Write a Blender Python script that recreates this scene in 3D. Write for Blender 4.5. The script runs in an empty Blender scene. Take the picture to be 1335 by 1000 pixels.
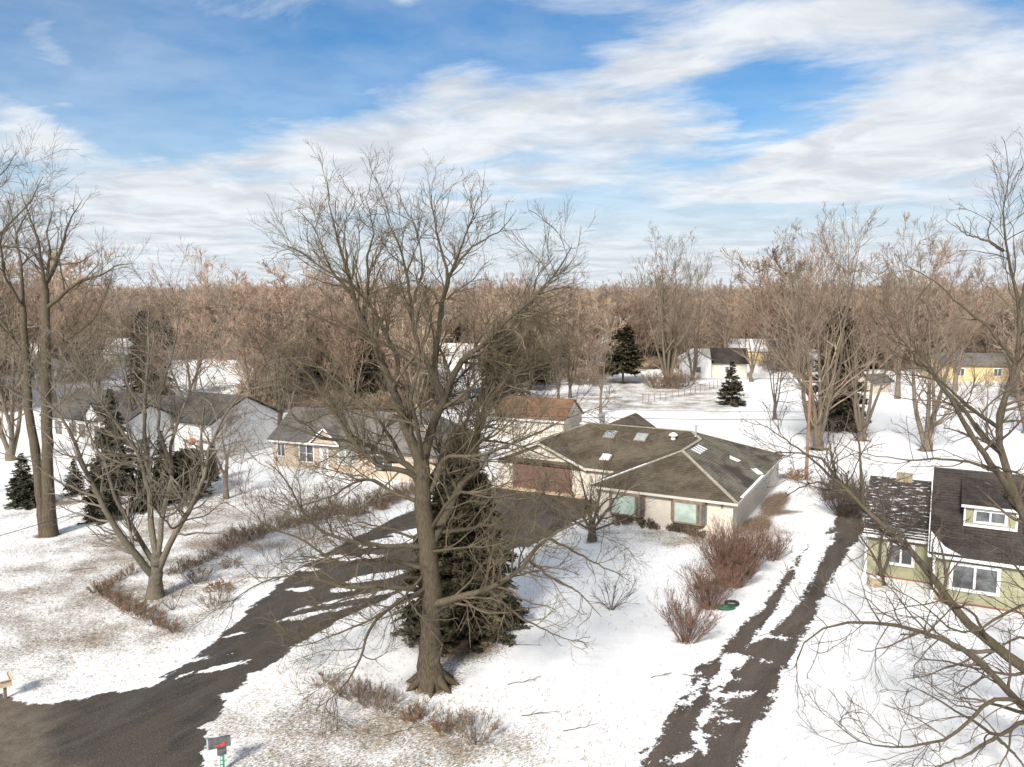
import bpy, math, random
import numpy as np
from mathutils import Vector
rad = math.radians
SC = bpy.context.scene
COL = SC.collection
# ------------------------------------------------------------------ camera
CAM_H, FPX = 17.0, 1050.0
PITCH = math.atan(122 / FPX)
cd = bpy.data.cameras.new('camera'); cam = bpy.data.objects.new('camera', cd); COL.objects.link(cam)
cam.location = (0, 0, CAM_H); cam.rotation_euler = (math.pi / 2 - PITCH, 0, 0)
cd.sensor_width = 36; cd.lens = 36 * FPX / 1335; cd.clip_start = 0.5; cd.clip_end = 8000
SC.camera = cam
# ------------------------------------------------------------------ world, sun, exposure
SUN_EL, SUN_AZ = rad(35), rad(203)          # azimuth clockwise from +Y: behind the camera, a little to the left
SC.view_settings.view_transform = 'Standard'; SC.view_settings.look = 'None'
SC.view_settings.gamma = 1; SC.view_settings.exposure = 2.0; SC.view_settings.use_curve_mapping = False
sl = bpy.data.lights.new('sun', 'SUN'); sun = bpy.data.objects.new('sun', sl); COL.objects.link(sun)
sl.energy = 1.5; sl.angle = rad(10); sl.color = (1, .94, .86)
sdir = Vector((math.sin(SUN_AZ) * math.cos(SUN_EL), math.cos(SUN_AZ) * math.cos(SUN_EL), math.sin(SUN_EL)))
sun.rotation_euler = sdir.to_track_quat('Z', 'Y').to_euler()

class NT:
    """small helper to write node trees"""
    def __init__(s, nt): s.nt = nt; s.n = nt.nodes; s.l = nt.links
    def put(s, sock, v):
        if isinstance(v, bpy.types.NodeSocket): s.l.new(v, sock)
        elif v is not None: sock.default_value = v
    def node(s, t, **kw):
        n = s.n.new(t)
        for k, v in kw.items(): setattr(n, k, v)
        return n
    def math(s, op, a, b=None, c=None, clamp=False):
        n = s.node('ShaderNodeMath', operation=op, use_clamp=clamp)
        for i, v in enumerate((a, b, c)):
            if v is not None: s.put(n.inputs[i], v)
        return n.outputs[0]
    def vec(s, op, a, b=None):
        n = s.node('ShaderNodeVectorMath', operation=op)
        s.put(n.inputs[0], a)
        if b is not None: s.put(n.inputs[1], b)
        return n.outputs['Value' if op in ('LENGTH', 'DOT_PRODUCT') else 'Vector']
    def noise(s, v, scale, detail=4, rough=.55, dist=0, col=False):
        n = s.node('ShaderNodeTexNoise'); s.put(n.inputs['Vector'], v)
        n.inputs['Scale'].default_value = scale; n.inputs['Detail'].default_value = detail
        n.inputs['Roughness'].default_value = rough; n.inputs['Distortion'].default_value = dist
        return n.outputs[1 if col else 0]
    def mapping(s, v, loc=(0, 0, 0), rot=(0, 0, 0), scale=(1, 1, 1), t='POINT'):
        n = s.node('ShaderNodeMapping', vector_type=t); s.put(n.inputs[0], v)
        n.inputs['Location'].default_value = loc; n.inputs['Rotation'].default_value = rot; n.inputs['Scale'].default_value = scale
        return n.outputs[0]
    def rng(s, v, a, b, c=0, d=1, smooth=True):
        n = s.node('ShaderNodeMapRange', interpolation_type='SMOOTHSTEP' if smooth else 'LINEAR')
        s.put(n.inputs[0], v)
        for i, x in zip((1, 2, 3, 4), (a, b, c, d)): s.put(n.inputs[i], x)
        return n.outputs[0]
    def mix(s, f, a, b, mode='MIX'):
        n = s.node('ShaderNodeMix', data_type='RGBA', blend_type=mode)
        s.put(n.inputs[0], f)
        for i, v in ((6, a), (7, b)):
            if isinstance(v, (tuple, list)) and len(v) == 3: v = (*v, 1)
            s.put(n.inputs[i], v)
        return n.outputs[2]

w = bpy.data.worlds.new('World'); SC.world = w; w.use_nodes = True
t = NT(w.node_tree); t.n.clear()
bg = t.node('ShaderNodeBackground'); out = t.node('ShaderNodeOutputWorld'); t.l.new(bg.outputs[0], out.inputs[0])
bg.inputs[1].default_value = 0.1
sky = t.node('ShaderNodeTexSky', sky_type='NISHITA', sun_disc=False)
sky.sun_elevation = SUN_EL; sky.sun_rotation = SUN_AZ; sky.altitude = 200; sky.air_density = 1.0; sky.dust_density = .6; sky.ozone_density = 1.6
tc = t.node('ShaderNodeTexCoord').outputs['Generated']
sep = t.node('ShaderNodeSeparateXYZ'); t.l.new(tc, sep.inputs[0])
az = t.math('ARCTAN2', sep.outputs[0], sep.outputs[1]); el = t.math('ARCSINE', sep.outputs[2])
comb = t.node('ShaderNodeCombineXYZ'); t.put(comb.inputs[0], az); t.put(comb.inputs[1], el)
ae = comb.outputs[0]
zz = t.math('ADD', t.math('MAXIMUM', sep.outputs[2], 0.0), 0.09)
cp = t.node('ShaderNodeCombineXYZ')
t.put(cp.inputs[0], t.math('DIVIDE', sep.outputs[0], zz)); t.put(cp.inputs[1], t.math('DIVIDE', sep.outputs[1], zz))
pl = cp.outputs[0]
wn = t.noise(pl, 1.1, 6, .6, .4, True)
warp = t.vec('MULTIPLY', t.vec('SUBTRACT', wn, (.5, .5, .5)), (.20, .085, 0))
aw = t.vec('ADD', ae, warp)
def azel(x, y): return math.atan((x - 667.5) / FPX), math.atan((500 - y) / FPX * math.cos(math.atan((x - 667.5) / FPX)) ) - PITCH
BL = [(640, 180, 330, 85, 8, 1.0), (430, 190, 130, 45, 0, .8), (570, 105, 110, 45, 15, .9), (860, 80, 120, 30, 12, .9), (1010, 25, 230, 55, 0, 1.1),
      (1230, 60, 170, 70, 5, .9), (250, 250, 230, 70, 0, 1.1), (190, 310, 260, 50, 0, 1.0), (60, 170, 130, 26, -4, 1.0), (30, 110, 80, 34, -15, .9),
      (110, 45, 50, 30, -30, .55), (1200, 155, 230, 48, 14, 1.15), (1050, 215, 280, 50, 6, 1.0), (1280, 225, 160, 45, 5, 1.0), (720, 330, 260, 34, 0, .75),
      (1130, 325, 360, 36, 2, 1.0), (530, 18, 36, 22, 0, .7), (450, 260, 280, 40, 0, .7), (130, 110, 30, 16, 0, .45),
      (745, 292, 105, 16, 0, -1.3), (1215, 276, 130, 13, 3, -1.2), (955, 160, 60, 24, 20, -.5), (1120, 175, 270, 55, 14, .7), (800, 200, 160, 50, 5, .5), (250, 110, 170, 60, 0, -.5), (420, 60, 180, 60, 0, -.4), (735, 70, 60, 40, 0, -.3)]
acc = None
for (x, y, rx, ry, ro, a) in BL:
    A, E_ = azel(x, y)
    v = t.mapping(aw, (A, E_, 0), (0, 0, rad(ro)), (rx / FPX * 1.25, ry / FPX * 1.25, 1), 'TEXTURE')
    g = t.rng(t.vec('LENGTH', v), 1.0, 0.0, 0, a)
    acc = g if acc is None else t.math('ADD', acc, g)
nz = t.noise(t.mapping(t.mapping(pl, rot=(0, 0, .35)), scale=(.8, 1.25, 1)), 1.5, 10, .64, .35)
nz2 = t.noise(t.mapping(pl, (3, 1, 0), (0, 0, .5), (.6, 1.4, 1)), .55, 5, .55, .2)
# the share of general cloud rises to the sides and behind, where the painted banks stop
gen = t.rng(nz2, .30, .60, .1, 1.2)
side = t.rng(t.math('ABSOLUTE', az), .62, 1.0, .16, 1)
up = t.rng(el, .34, .5, 0, 1)
gen = t.math('MULTIPLY', gen, t.math('MAXIMUM', side, up))
dens = t.math('ADD', t.math('ADD', acc, gen), t.math('MULTIPLY', t.math('SUBTRACT', nz, .5), 3.4))
cover = t.rng(dens, -.2, 1.4, 0, 1)
veil = t.rng(t.noise(pl, .9, 6, .6), .3, .7, .03, .34)
horizon = t.rng(el, -.01, .20, .92, 0)
cover = t.math('MAXIMUM', cover, t.math('MAXIMUM', veil, horizon))

shade = t.rng(t.noise(t.mapping(pl, (5, 2, 0)), 2.4, 6, .6, .5), .32, .66)
ccol = t.mix(shade, (1.68, 1.80, 1.95), (2.28, 2.36, 2.45))
skyc = t.mix(1.0, sky.outputs[0], (.088, .222, .315), 'MULTIPLY')
skyc = t.mix(t.rng(el, -.02, .26, 1, 0), skyc, (1.5, 1.85, 2.12))
final = t.mix(cover, skyc, ccol)
t.l.new(final, bg.inputs[0])

# ------------------------------------------------------------------ survey helpers (photo measurements turned into metres)
CP, SP = math.cos(PITCH), math.sin(PITCH)
def gp(x, y, z=0.0):
    dx, dy, dz = x - 667.5, FPX * CP + (500 - y) * SP, -FPX * SP + (500 - y) * CP
    k = (z - CAM_H) / dz
    return (dx * k, dy * k)
def p3(x, y, Y):
    dx, dy, dz = x - 667.5, FPX * CP + (500 - y) * SP, -FPX * SP + (500 - y) * CP
    k = Y / dy
    return (dx * k, Y, CAM_H + dz * k)
def height_at(Y, y): return p3(667.5, y, Y)[2]

# ------------------------------------------------------------------ object helpers
def tagit(o, label=None, cat=None, group=None, kind=None):
    if label: o['label'] = label
    if cat: o['category'] = cat
    if group: o['group'] = group
    if kind: o['kind'] = kind
    return o
def thing(name, label, cat, loc=(0, 0, 0), rz=0, group=None):
    o = bpy.data.objects.new(name, None); COL.objects.link(o)
    o.location = loc; o.rotation_euler = (0, 0, rz); o.empty_display_size = .2
    return tagit(o, label, cat, group)
def link(name, me, parent=None, loc=(0, 0, 0), rz=0):
    o = bpy.data.objects.new(name, me); COL.objects.link(o); o.location = loc; o.rotation_euler = (0, 0, rz)
    if parent: o.parent = parent
    return o
def mesh_np(name, V, Q, mat, smooth=False, N=None, uv=None):
    """V (n,3); Q faces (m,k) or list of such arrays"""
    me = bpy.data.meshes.new(name)
    if not isinstance(Q, list): Q = [Q]
    Q = [q for q in Q if len(q)]
    V = np.asarray(V, np.float32)
    me.vertices.add(len(V)); me.vertices.foreach_set('co', V.ravel())
    li = np.concatenate([q.ravel() for q in Q]).astype(np.int32)
    cnt = np.concatenate([np.full(len(q), q.shape[1]) for q in Q])
    st = np.concatenate([[0], np.cumsum(cnt)[:-1]]).astype(np.int32)
    me.loops.add(len(li)); me.loops.foreach_set('vertex_index', li)
    me.polygons.add(len(cnt)); me.polygons.foreach_set('loop_start', st)
    me.update(calc_edges=True)
    if smooth: me.polygons.foreach_set('use_smooth', np.ones(len(cnt), bool))
    if mat: me.materials.append(mat)
    return me
class MB:
    """collects simple solids into one mesh, optional uv in metres"""
    def __init__(s): s.v = []; s.f = []; s.uv = []
    def face(s, pts, uv=None):
        i = len(s.v); s.v += [tuple(p) for p in pts]; s.f.append(tuple(range(i, i + len(pts))))
        s.uv += list(uv) if uv else [(p[0] + p[1], p[2]) for p in pts]
        return s
    def box(s, x0, x1, y0, y1, z0, z1):
        P = [(x0, y0, z0), (x1, y0, z0), (x1, y1, z0), (x0, y1, z0), (x0, y0, z1), (x1, y0, z1), (x1, y1, z1), (x0, y1, z1)]
        for q in ((0, 3, 2, 1), (4, 5, 6, 7), (0, 1, 5, 4), (1, 2, 6, 5), (2, 3, 7, 6), (3, 0, 4, 7)): s.face([P[k] for k in q])
        return s
    def prism(s, poly, z0, z1):
        n = len(poly)
        s.face([(x, y, z1) for x, y in poly]); s.face([(x, y, z0) for x, y in reversed(poly)])
        for i in range(n):
            a, b = poly[i], poly[(i + 1) % n]
            s.face([(a[0], a[1], z0), (b[0], b[1], z0), (b[0], b[1], z1), (a[0], a[1], z1)])
        return s
    def beam(s, a, b, wx, wz):
        a, b = Vector(a), Vector(b); d = (b - a).normalized()
        u = d.cross(Vector((0, 0, 1)))
        if u.length < .01: u = Vector((1, 0, 0))
        u.normalize(); v = u.cross(d).normalized(); u *= wx / 2; v *= wz / 2
        P = [a - u - v, a + u - v, a + u + v, a - u + v, b - u - v, b + u - v, b + u + v, b - u + v]
        for q in ((0, 1, 2, 3), (7, 6, 5, 4), (0, 4, 5, 1), (1, 5, 6, 2), (2, 6, 7, 3), (3, 7, 4, 0)): s.face([P[k] for k in q])
        return s
    def cyl(s, c, r, z0, z1, n=12, r2=None):
        r2 = r if r2 is None else r2
        A = [(c[0] + r * math.cos(2 * math.pi * i / n), c[1] + r * math.sin(2 * math.pi * i / n), z0) for i in range(n)]
        B = [(c[0] + r2 * math.cos(2 * math.pi * i / n), c[1] + r2 * math.sin(2 * math.pi * i / n), z1) for i in range(n)]
        s.face(B); s.face(A[::-1])
        for i in range(n): j = (i + 1) % n; s.face([A[i], A[j], B[j], B[i]])
        return s
    def mesh(s, name, mat, bevel=0):
        me = bpy.data.meshes.new(name); me.from_pydata(s.v, [], s.f)
        u = me.uv_layers.new(name='UVMap'); u.data.foreach_set('uv', np.array(s.uv, np.float32).ravel())
        if mat: me.materials.append(mat)
        return me
    def obj(s, name, mat, parent=None, **k): return link(name, s.mesh(name, mat), parent, **k)

# ------------------------------------------------------------------ materials
def pbsdf(name, col, rough=.8, bump=None, spec=.3, metal=0):
    """col: callable(t, coords)->socket or rgb; bump: callable -> (height socket, strength, distance)"""
    m = bpy.data.materials.new(name); m.use_nodes = True; t = NT(m.node_tree)
    b = t.n['Principled BSDF']; b.inputs['Roughness'].default_value = rough; b.inputs['Specular IOR Level'].default_value = spec
    b.inputs['Metallic'].default_value = metal
    tc = t.node('ShaderNodeTexCoord')
    c = col(t, tc) if callable(col) else (*col, 1)
    t.put(b.inputs['Base Color'], c)
    if bump:
        h, st, di = bump(t, tc); bn = t.node('ShaderNodeBump'); bn.inputs['Strength'].default_value = st; bn.inputs['Distance'].default_value = di
        t.l.new(h, bn.inputs['Height']); t.l.new(bn.outputs[0], b.inputs['Normal'])
    return m
def noisy(a, b, sc=2, det=5, lo=.35, hi=.65, rnd=.0, coord='Object'):
    def f(t, tc):
        v = tc.outputs[coord]
        c = t.mix(t.rng(t.noise(v, sc, det, .6), lo, hi), a, b)
        if rnd:
            oi = t.node('ShaderNodeObjectInfo')
            hs = t.node('ShaderNodeHueSaturation'); t.l.new(c, hs.inputs['Color'])
            t.put(hs.inputs['Value'], t.rng(oi.outputs['Random'], 0, 1, 1 - rnd, 1 + rnd, False))
            c = hs.outputs[0]
        return c
    return f
def bark_mat(name, dark, light, moss=None, mlo=.52, mhi=.68, rnd=.12, sc=3):
    def col(t, tc):
        v = t.mapping(tc.outputs['Object'], scale=(3.2, 3.2, .55))
        n1 = t.noise(v, sc * 2.2, 6, .7)
        c = t.mix(t.rng(n1, .36, .62), dark, light)
        c = t.mix(t.rng(t.noise(tc.outputs['Object'], .55, 3), .35, .65, 0, .35), c, (light[0] * 1.2, light[1] * 1.17, light[2] * 1.1))
        if moss: c = t.mix(t.rng(t.noise(tc.outputs['Object'], .8, 5, .65), mlo, mhi, 0, .75), c, moss)
        oi = t.node('ShaderNodeObjectInfo'); hs = t.node('ShaderNodeHueSaturation'); t.l.new(c, hs.inputs['Color'])
        t.put(hs.inputs['Value'], t.rng(oi.outputs['Random'], 0, 1, 1 - rnd, 1 + rnd, False)); return hs.outputs[0]
    def bp(t, tc):
        v = t.mapping(tc.outputs['Object'], scale=(6, 6, .9)); return t.noise(v, sc * 2, 6, .75), .9, .05
    return pbsdf(name, col, .95, bp, .1)
M = {}
M['oak'] = bark_mat('oak_bark', (0.045, 0.036, 0.026), (0.130, 0.105, 0.076), (0.085, 0.076, 0.042), .50, .72)
M['oak_limb'] = bark_mat('oak_limb_bark', (0.060, 0.049, 0.036), (0.136, 0.114, 0.084), (0.100, 0.088, 0.049), .46, .68)
M['twig'] = pbsdf('twig_bark', noisy((0.092, 0.072, 0.048), (0.175, 0.143, 0.100), .7, 4), .95, None, .1)
M['maple'] = bark_mat('maple_bark', (0.096, 0.082, 0.063), (0.194, 0.169, 0.130), (0.130, 0.116, 0.077), .54, .75)
M['maple_twig'] = pbsdf('maple_twig_bark', noisy((0.139, 0.117, 0.087), (0.243, 0.212, 0.170), .9, 4), .95, None, .1)
M['dark_bark'] = bark_mat('dark_bark', (0.055, 0.044, 0.034), (0.133, 0.111, 0.086), (0.105, 0.094, 0.049), .55, .72)
M['dark_twig'] = pbsdf('dark_twig_bark', noisy((0.076, 0.059, 0.046), (0.143, 0.112, 0.087), .8, 4), .95, None, .1)
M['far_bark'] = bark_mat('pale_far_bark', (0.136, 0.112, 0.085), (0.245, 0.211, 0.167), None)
def farmat(name, a, b): return pbsdf(name, noisy(a, b, .22, 5, .38, .62, rnd=.22), 1.0, None, .05)  # distance haze is put into these far twig colours as a paler tone
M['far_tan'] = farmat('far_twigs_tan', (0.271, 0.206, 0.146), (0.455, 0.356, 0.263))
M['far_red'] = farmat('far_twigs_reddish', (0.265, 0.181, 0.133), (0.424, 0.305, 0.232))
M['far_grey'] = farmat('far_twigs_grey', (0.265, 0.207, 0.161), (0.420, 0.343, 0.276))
M['shrub'] = pbsdf('shrub_stems', noisy((0.120, 0.068, 0.048), (0.272, 0.176, 0.132), 3, 4), .95, None, .1)
M['hedge'] = pbsdf('hedge_stems', noisy((0.136, 0.096, 0.064), (0.288, 0.220, 0.160), 3, 4), .95, None, .1)
M['dry_leaf'] = pbsdf('dry_leaves', noisy((.20, .09, .045), (.36, .19, .09), 4, 4), .9, None, .1)
M['orange_leaf'] = pbsdf('orange_leaves', noisy((.5, .22, .06), (.62, .34, .12), 4, 4), .9, None, .1)
M['needle'] = pbsdf('needles_dark', noisy((0.036, 0.040, 0.024), (0.132, 0.124, 0.080), 2.2, 5, .38, .66, rnd=.15), .9, None, .1)
M['needle_olive'] = pbsdf('needles_olive', noisy((0.036, 0.034, 0.020), (0.172, 0.149, 0.092), 2.0, 6, .40, .66), .9, None, .1)
M['needle_tan'] = pbsdf('needles_faded', noisy((0.044, 0.042, 0.027), (0.160, 0.136, 0.092), 2.0, 5, .4, .66), .9, None, .1)

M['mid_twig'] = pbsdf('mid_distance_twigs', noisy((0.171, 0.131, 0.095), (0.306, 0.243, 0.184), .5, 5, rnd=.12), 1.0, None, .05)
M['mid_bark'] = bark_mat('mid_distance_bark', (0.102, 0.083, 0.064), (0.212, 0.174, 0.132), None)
def snow_ground(t, co, g):
    """world-space snow over winter turf; g = how much turf shows (socket)"""
    rot = t.mapping(t.mapping(co, rot=(0, 0, rad(-35))), scale=(.8, 2.0, 1))
    n = t.noise(rot, 8, 7, .82, .3)
    big = t.noise(co, .33, 4, .6)
    nn = t.math('ADD', t.math('MULTIPLY', n, .8), t.math('MULTIPLY', big, .32))
    thr = t.math('SUBTRACT', .77, t.math('MULTIPLY', g, .165))
    m = t.rng(t.math('SUBTRACT', nn, thr), -.035, .05)
    turf = t.mix(t.rng(t.noise(co, 3.1, 6, .7), .38, .62), (.115, .095, .07), (.35, .29, .215))
    turf = t.mix(t.rng(t.noise(co, .6, 3), .45, .62, 0, .35), turf, (.30, .19, .12))
    sn = t.mix(t.rng(t.noise(co, .9, 6, .65), .3, .7), (.79, .785, .775), (.86, .855, .845))
    t.snow_h = t.math('SUBTRACT', t.math('ADD', t.noise(co, 1.2, 7, .62), t.math('MULTIPLY', n, .5)), t.math('MULTIPLY', m, .25))
    return t.mix(m, sn, turf), m, n
def ground_mat():
    m = bpy.data.materials.new('snowy_turf'); m.use_nodes = True; t = NT(m.node_tree); b = t.n['Principled BSDF']
    co = t.node('ShaderNodeNewGeometry').outputs['Position']
    at = t.node('ShaderNodeAttribute', attribute_name='turf')
    c, mk, n = snow_ground(t, co, at.outputs['Fac'])
    d = t.node('ShaderNodeAttribute', attribute_name='dirt')
    dm = t.rng(t.math('ADD', d.outputs['Fac'], t.math('MULTIPLY', t.math('SUBTRACT', n, .5), 1.3)), .42, .62)
    dc = t.mix(t.rng(t.noise(co, 5, 6, .7), .35, .65), (.085, .06, .045), (.24, .175, .12))
    c = t.mix(dm, c, dc); t.l.new(c, b.inputs['Base Color']); b.inputs['Roughness'].default_value = .85; b.inputs['Specular IOR Level'].default_value = .15
    h = t.snow_h
    bn = t.node('ShaderNodeBump'); bn.inputs['Strength'].default_value = .6; bn.inputs['Distance'].default_value = .11
    t.l.new(h, bn.inputs['Height']); t.l.new(bn.outputs[0], b.inputs['Normal'])
    return m
M['ground'] = ground_mat()
def pave_mat(name, wetdark, pale, brown, turf=.25, clod=0):
    m = bpy.data.materials.new(name); m.use_nodes = True; t = NT(m.node_tree); b = t.n['Principled BSDF']
    co = t.node('ShaderNodeNewGeometry').outputs['Position']
    e = t.node('ShaderNodeAttribute', attribute_name='edge').outputs['Fac']     # metres inside the bare edge
    tv = t.node('ShaderNodeAttribute', attribute_name='turf').outputs['Fac']
    c0, mk, n = snow_ground(t, co, tv)
    al = t.mapping(co, rot=(0, 0, -rad(58))); n1 = t.noise(t.mapping(al, scale=(.5, 1.4, 1)), 1.1, 6, .62, .3)
    n2 = t.noise(co, 4.2, 6, .75)
    v = t.math('ADD', e, t.math('MULTIPLY', t.math('SUBTRACT', n1, .5), 1.35 + clod * .6))
    v = t.math('ADD', v, t.math('MULTIPLY', t.math('SUBTRACT', n2, .5), .55 + clod * 1.5))
    bare = t.rng(v, -.03, .05)
    a = t.mix(t.rng(t.noise(t.mapping(al, scale=(.3, 1.5, 1)), .7, 6, .65, .4), .36, .64), wetdark, pale)
    a = t.mix(t.rng(t.noise(co, .3, 5, .65), .42, .60, 0, .8), a, brown)
    st = t.node('ShaderNodeAttribute', attribute_name='street_d').outputs['Fac']
    a = t.mix(t.rng(t.math('ADD', st, t.math('MULTIPLY', t.math('SUBTRACT', t.noise(t.mapping(al, scale=(.4, 1, 1)), .5, 5, .6), .5), 7)), -1.6, .6, 0, .9), a, t.mix(t.rng(t.noise(co, 1.3, 6, .65), .35, .65), (.105, .082, .058), (.165, .132, .10)))
    a = t.mix(t.rng(t.noise(co, 16, 5, .8), .46, .70, 0, .45), a, (.26, .225, .18))
    a = t.mix(t.rng(t.noise(co, 9, 6, .8), .50, .66, 0, .6), a, (.03, .025, .022))
    c = t.mix(bare, c0, a); t.l.new(c, b.inputs['Base Color'])
    t.put(b.inputs['Roughness'], t.rng(t.noise(co, .5, 4), .35, .65, .6, .9)); b.inputs['Specular IOR Level'].default_value = .25
    hm = t.node('ShaderNodeMix'); t.put(hm.inputs[0], bare); t.put(hm.inputs[2], t.snow_h); t.put(hm.inputs[3], t.math('SUBTRACT', t.math('MULTIPLY', t.noise(co, 18, 5, .7), .16), .1)); h = hm.outputs[0]
    bn = t.node('ShaderNodeBump'); bn.inputs['Strength'].default_value = .6; bn.inputs['Distance'].default_value = .11
    t.l.new(h, bn.inputs['Height']); t.l.new(bn.outputs[0], b.inputs['Normal'])
    return m
M['asphalt'] = pave_mat('driveway_asphalt', (0.027, 0.024, 0.020), (0.065, 0.057, 0.053), (0.063, 0.050, 0.038))
M['street'] = pave_mat('street_asphalt', (0.088, 0.070, 0.053), (0.160, 0.132, 0.102), (0.192, 0.152, 0.108))
M['lane'] = pave_mat('gravel_lane', (0.046, 0.036, 0.028), (0.104, 0.081, 0.065), (0.080, 0.061, 0.050), clod=.5)

def shingle_mat(name, a, b, c, w=.95, h=.22, stain=None, sl=.5, snow=0):
    def col(t, tc):
        br = t.node('ShaderNodeTexBrick'); t.l.new(tc.outputs['UV'], br.inputs['Vector']); br.inputs['Scale'].default_value = 1
        br.inputs['Brick Width'].default_value = w * .45; br.inputs['Row Height'].default_value = h; br.inputs['Mortar Size'].default_value = .012
        br.inputs['Color1'].default_value = (*a, 1); br.inputs['Color2'].default_value = (*b, 1); br.inputs['Mortar'].default_value = (a[0] * .55, a[1] * .55, a[2] * .55, 1)
        k = t.mix(t.rng(t.noise(tc.outputs['Object'], .45, 6, .65), .40, .62, 0, .8), br.outputs[0], c)
        k = t.mix(t.rng(t.noise(tc.outputs['Object'], 7, 4, .7), .3, .7, 0, .4), k, (a[0] * .5, a[1] * .5, a[2] * .5))
        if stain: k = t.mix(t.rng(t.noise(t.mapping(tc.outputs['Object'], scale=(1, .8, 1)), .33, 5, .6), sl, sl + .14, 0, .8), k, stain)
        if snow:
            k = t.mix(t.rng(t.math('ADD', t.noise(t.mapping(tc.outputs['UV'], scale=(1.2, 5, 1)), 1.3, 6, .7), snow), .62, .70), k, (.78, .78, .79))
        return k
    return pbsdf(name, col, .92, lambda t, tc: (t.noise(tc.outputs['UV'], 14, 4, .7), .5, .02), .15)
M['roof_main'] = shingle_mat('brown_shingles', (0.081, 0.065, 0.046), (0.130, 0.106, 0.077), (0.163, 0.135, 0.100), stain=(0.056, 0.043, 0.030), sl=.52)
M['roof_side'] = shingle_mat('weathered_shingles', (0.113, 0.098, 0.076), (0.165, 0.147, 0.116), (0.219, 0.199, 0.159), stain=(0.040, 0.034, 0.030), sl=.50)
M['roof_dark'] = shingle_mat('dark_shingles', (0.044, 0.037, 0.034), (0.076, 0.064, 0.058), (0.096, 0.080, 0.070))
M['roof_darksnow'] = shingle_mat('dark_shingles_snowy', (0.044, 0.037, 0.034), (0.076, 0.064, 0.058), (0.096, 0.080, 0.070), snow=.07)
M['roof_rust'] = shingle_mat('rust_shingles', (0.156, 0.086, 0.049), (0.226, 0.129, 0.075), (0.257, 0.164, 0.106))
M['roof_grey'] = shingle_mat('grey_shingles', (0.150, 0.138, 0.123), (0.209, 0.196, 0.176), (0.232, 0.216, 0.198))
M['roof_slate'] = shingle_mat('slate_grey_shingles', (0.083, 0.076, 0.070), (0.122, 0.113, 0.104), (0.144, 0.133, 0.122))
M['ridgecap'] = pbsdf('ridge_cap', noisy((.25, .22, .17), (.38, .34, .27), 5), .9)
M['snow'] = pbsdf('snow', noisy((.76, .765, .775), (.84, .84, .835), 2.2, 6), .8, lambda t, tc: (t.noise(tc.outputs['Object'], 4, 6, .6), .5, .05), .15)
def brick_mat(name, a, b, mo, w=.22, h=.075):
    def col(t, tc):
        br = t.node('ShaderNodeTexBrick'); t.l.new(tc.outputs['UV'], br.inputs['Vector']); br.inputs['Scale'].default_value = 1
        br.inputs['Brick Width'].default_value = w; br.inputs['Row Height'].default_value = h; br.inputs['Mortar Size'].default_value = .008
        br.inputs['Color1'].default_value = (*a, 1); br.inputs['Color2'].default_value = (*b, 1); br.inputs['Mortar'].default_value = (*mo, 1)
        return t.mix(t.rng(t.noise(tc.outputs['UV'], 1.6, 5, .65), .35, .68, 0, .28), br.outputs[0], (a[0] * .72, a[1] * .68, a[2] * .62))
    return pbsdf(name, col, .9, lambda t, tc: (t.noise(tc.outputs['UV'], 9, 4, .7), .5, .02), .15)
M['brick_white'] = brick_mat('painted_brick', (.60, .54, .47), (.68, .62, .545), (.46, .41, .35))
M['brick_tan'] = brick_mat('tan_brick', (0.446, 0.366, 0.277), (0.541, 0.446, 0.349), (0.399, 0.342, 0.287))
M['white'] = pbsdf('white_paint', noisy((.72, .71, .69), (.79, .785, .77), 1.5), .6)
M['cream'] = pbsdf('cream_siding', noisy((0.528, 0.484, 0.414), (0.598, 0.554, 0.484), 1.2), .7)
M['beige'] = pbsdf('beige_siding', noisy((.47, .41, .33), (.56, .50, .42), 1.2), .7)
M['greensid'] = pbsdf('olive_green_siding', noisy((0.281, 0.276, 0.174), (0.357, 0.348, 0.230), 1.4, 5), .75)
M['brownwood'] = pbsdf('brown_stained_wood', noisy((.17, .125, .09), (.25, .19, .14), 3), .75)
M['redwood'] = pbsdf('red_brown_wood', noisy((.20, .085, .07), (.30, .14, .115), 2.5), .75)
M['door_red'] = pbsdf('garage_red', noisy((.145, .078, .062), (.20, .11, .09), 1.2, 5), .75)
M['red'] = pbsdf('dark_red_paint', noisy((.22, .05, .045), (.30, .08, .07), 3), .6)
def glass(name, a, b): return pbsdf(name, noisy(a, b, 1.3, 3), .12, None, .6)
M['glass'] = glass('window_glass', (.05, .055, .06), (.16, .17, .175))
M['glass_green'] = glass('window_with_blind', (.30, .38, .33), (.44, .52, .46))
M['glass_sky'] = glass('skylight_glass', (0.240, 0.270, 0.270), (0.336, 0.360, 0.348))
M['metal'] = pbsdf('galvanised_metal', noisy((.38, .39, .38), (.52, .53, .52), 4), .45, None, .5, .5)
M['plastic_grey'] = pbsdf('dark_grey_plastic', noisy((.075, .078, .08), (.13, .133, .135), 6), .6)
M['plastic_pale'] = pbsdf('pale_grey_plastic', noisy((.36, .37, .38), (.46, .47, .48), 6), .5)
M['flag'] = pbsdf('red_flag', noisy((.62, .045, .03), (.72, .07, .05), 8), .5)
M['greenpost'] = pbsdf('green_post', noisy((.015, .22, .12), (.03, .29, .16), 5), .5)
M['greenhose'] = pbsdf('green_hose', noisy((.015, .085, .045), (.05, .17, .095), 9), .5)
M['blackhose'] = pbsdf('black_rubber', noisy((.025, .028, .03), (.07, .075, .08), 9), .5)
M['pole'] = bark_mat('pole_wood', (.17, .10, .07), (.29, .175, .12), None)
M['wire'] = pbsdf('wire', (.06, .055, .05), .7)
M['tanbox'] = pbsdf('tan_wood', noisy((.55, .42, .27), (.66, .52, .36), 4), .7)
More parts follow.
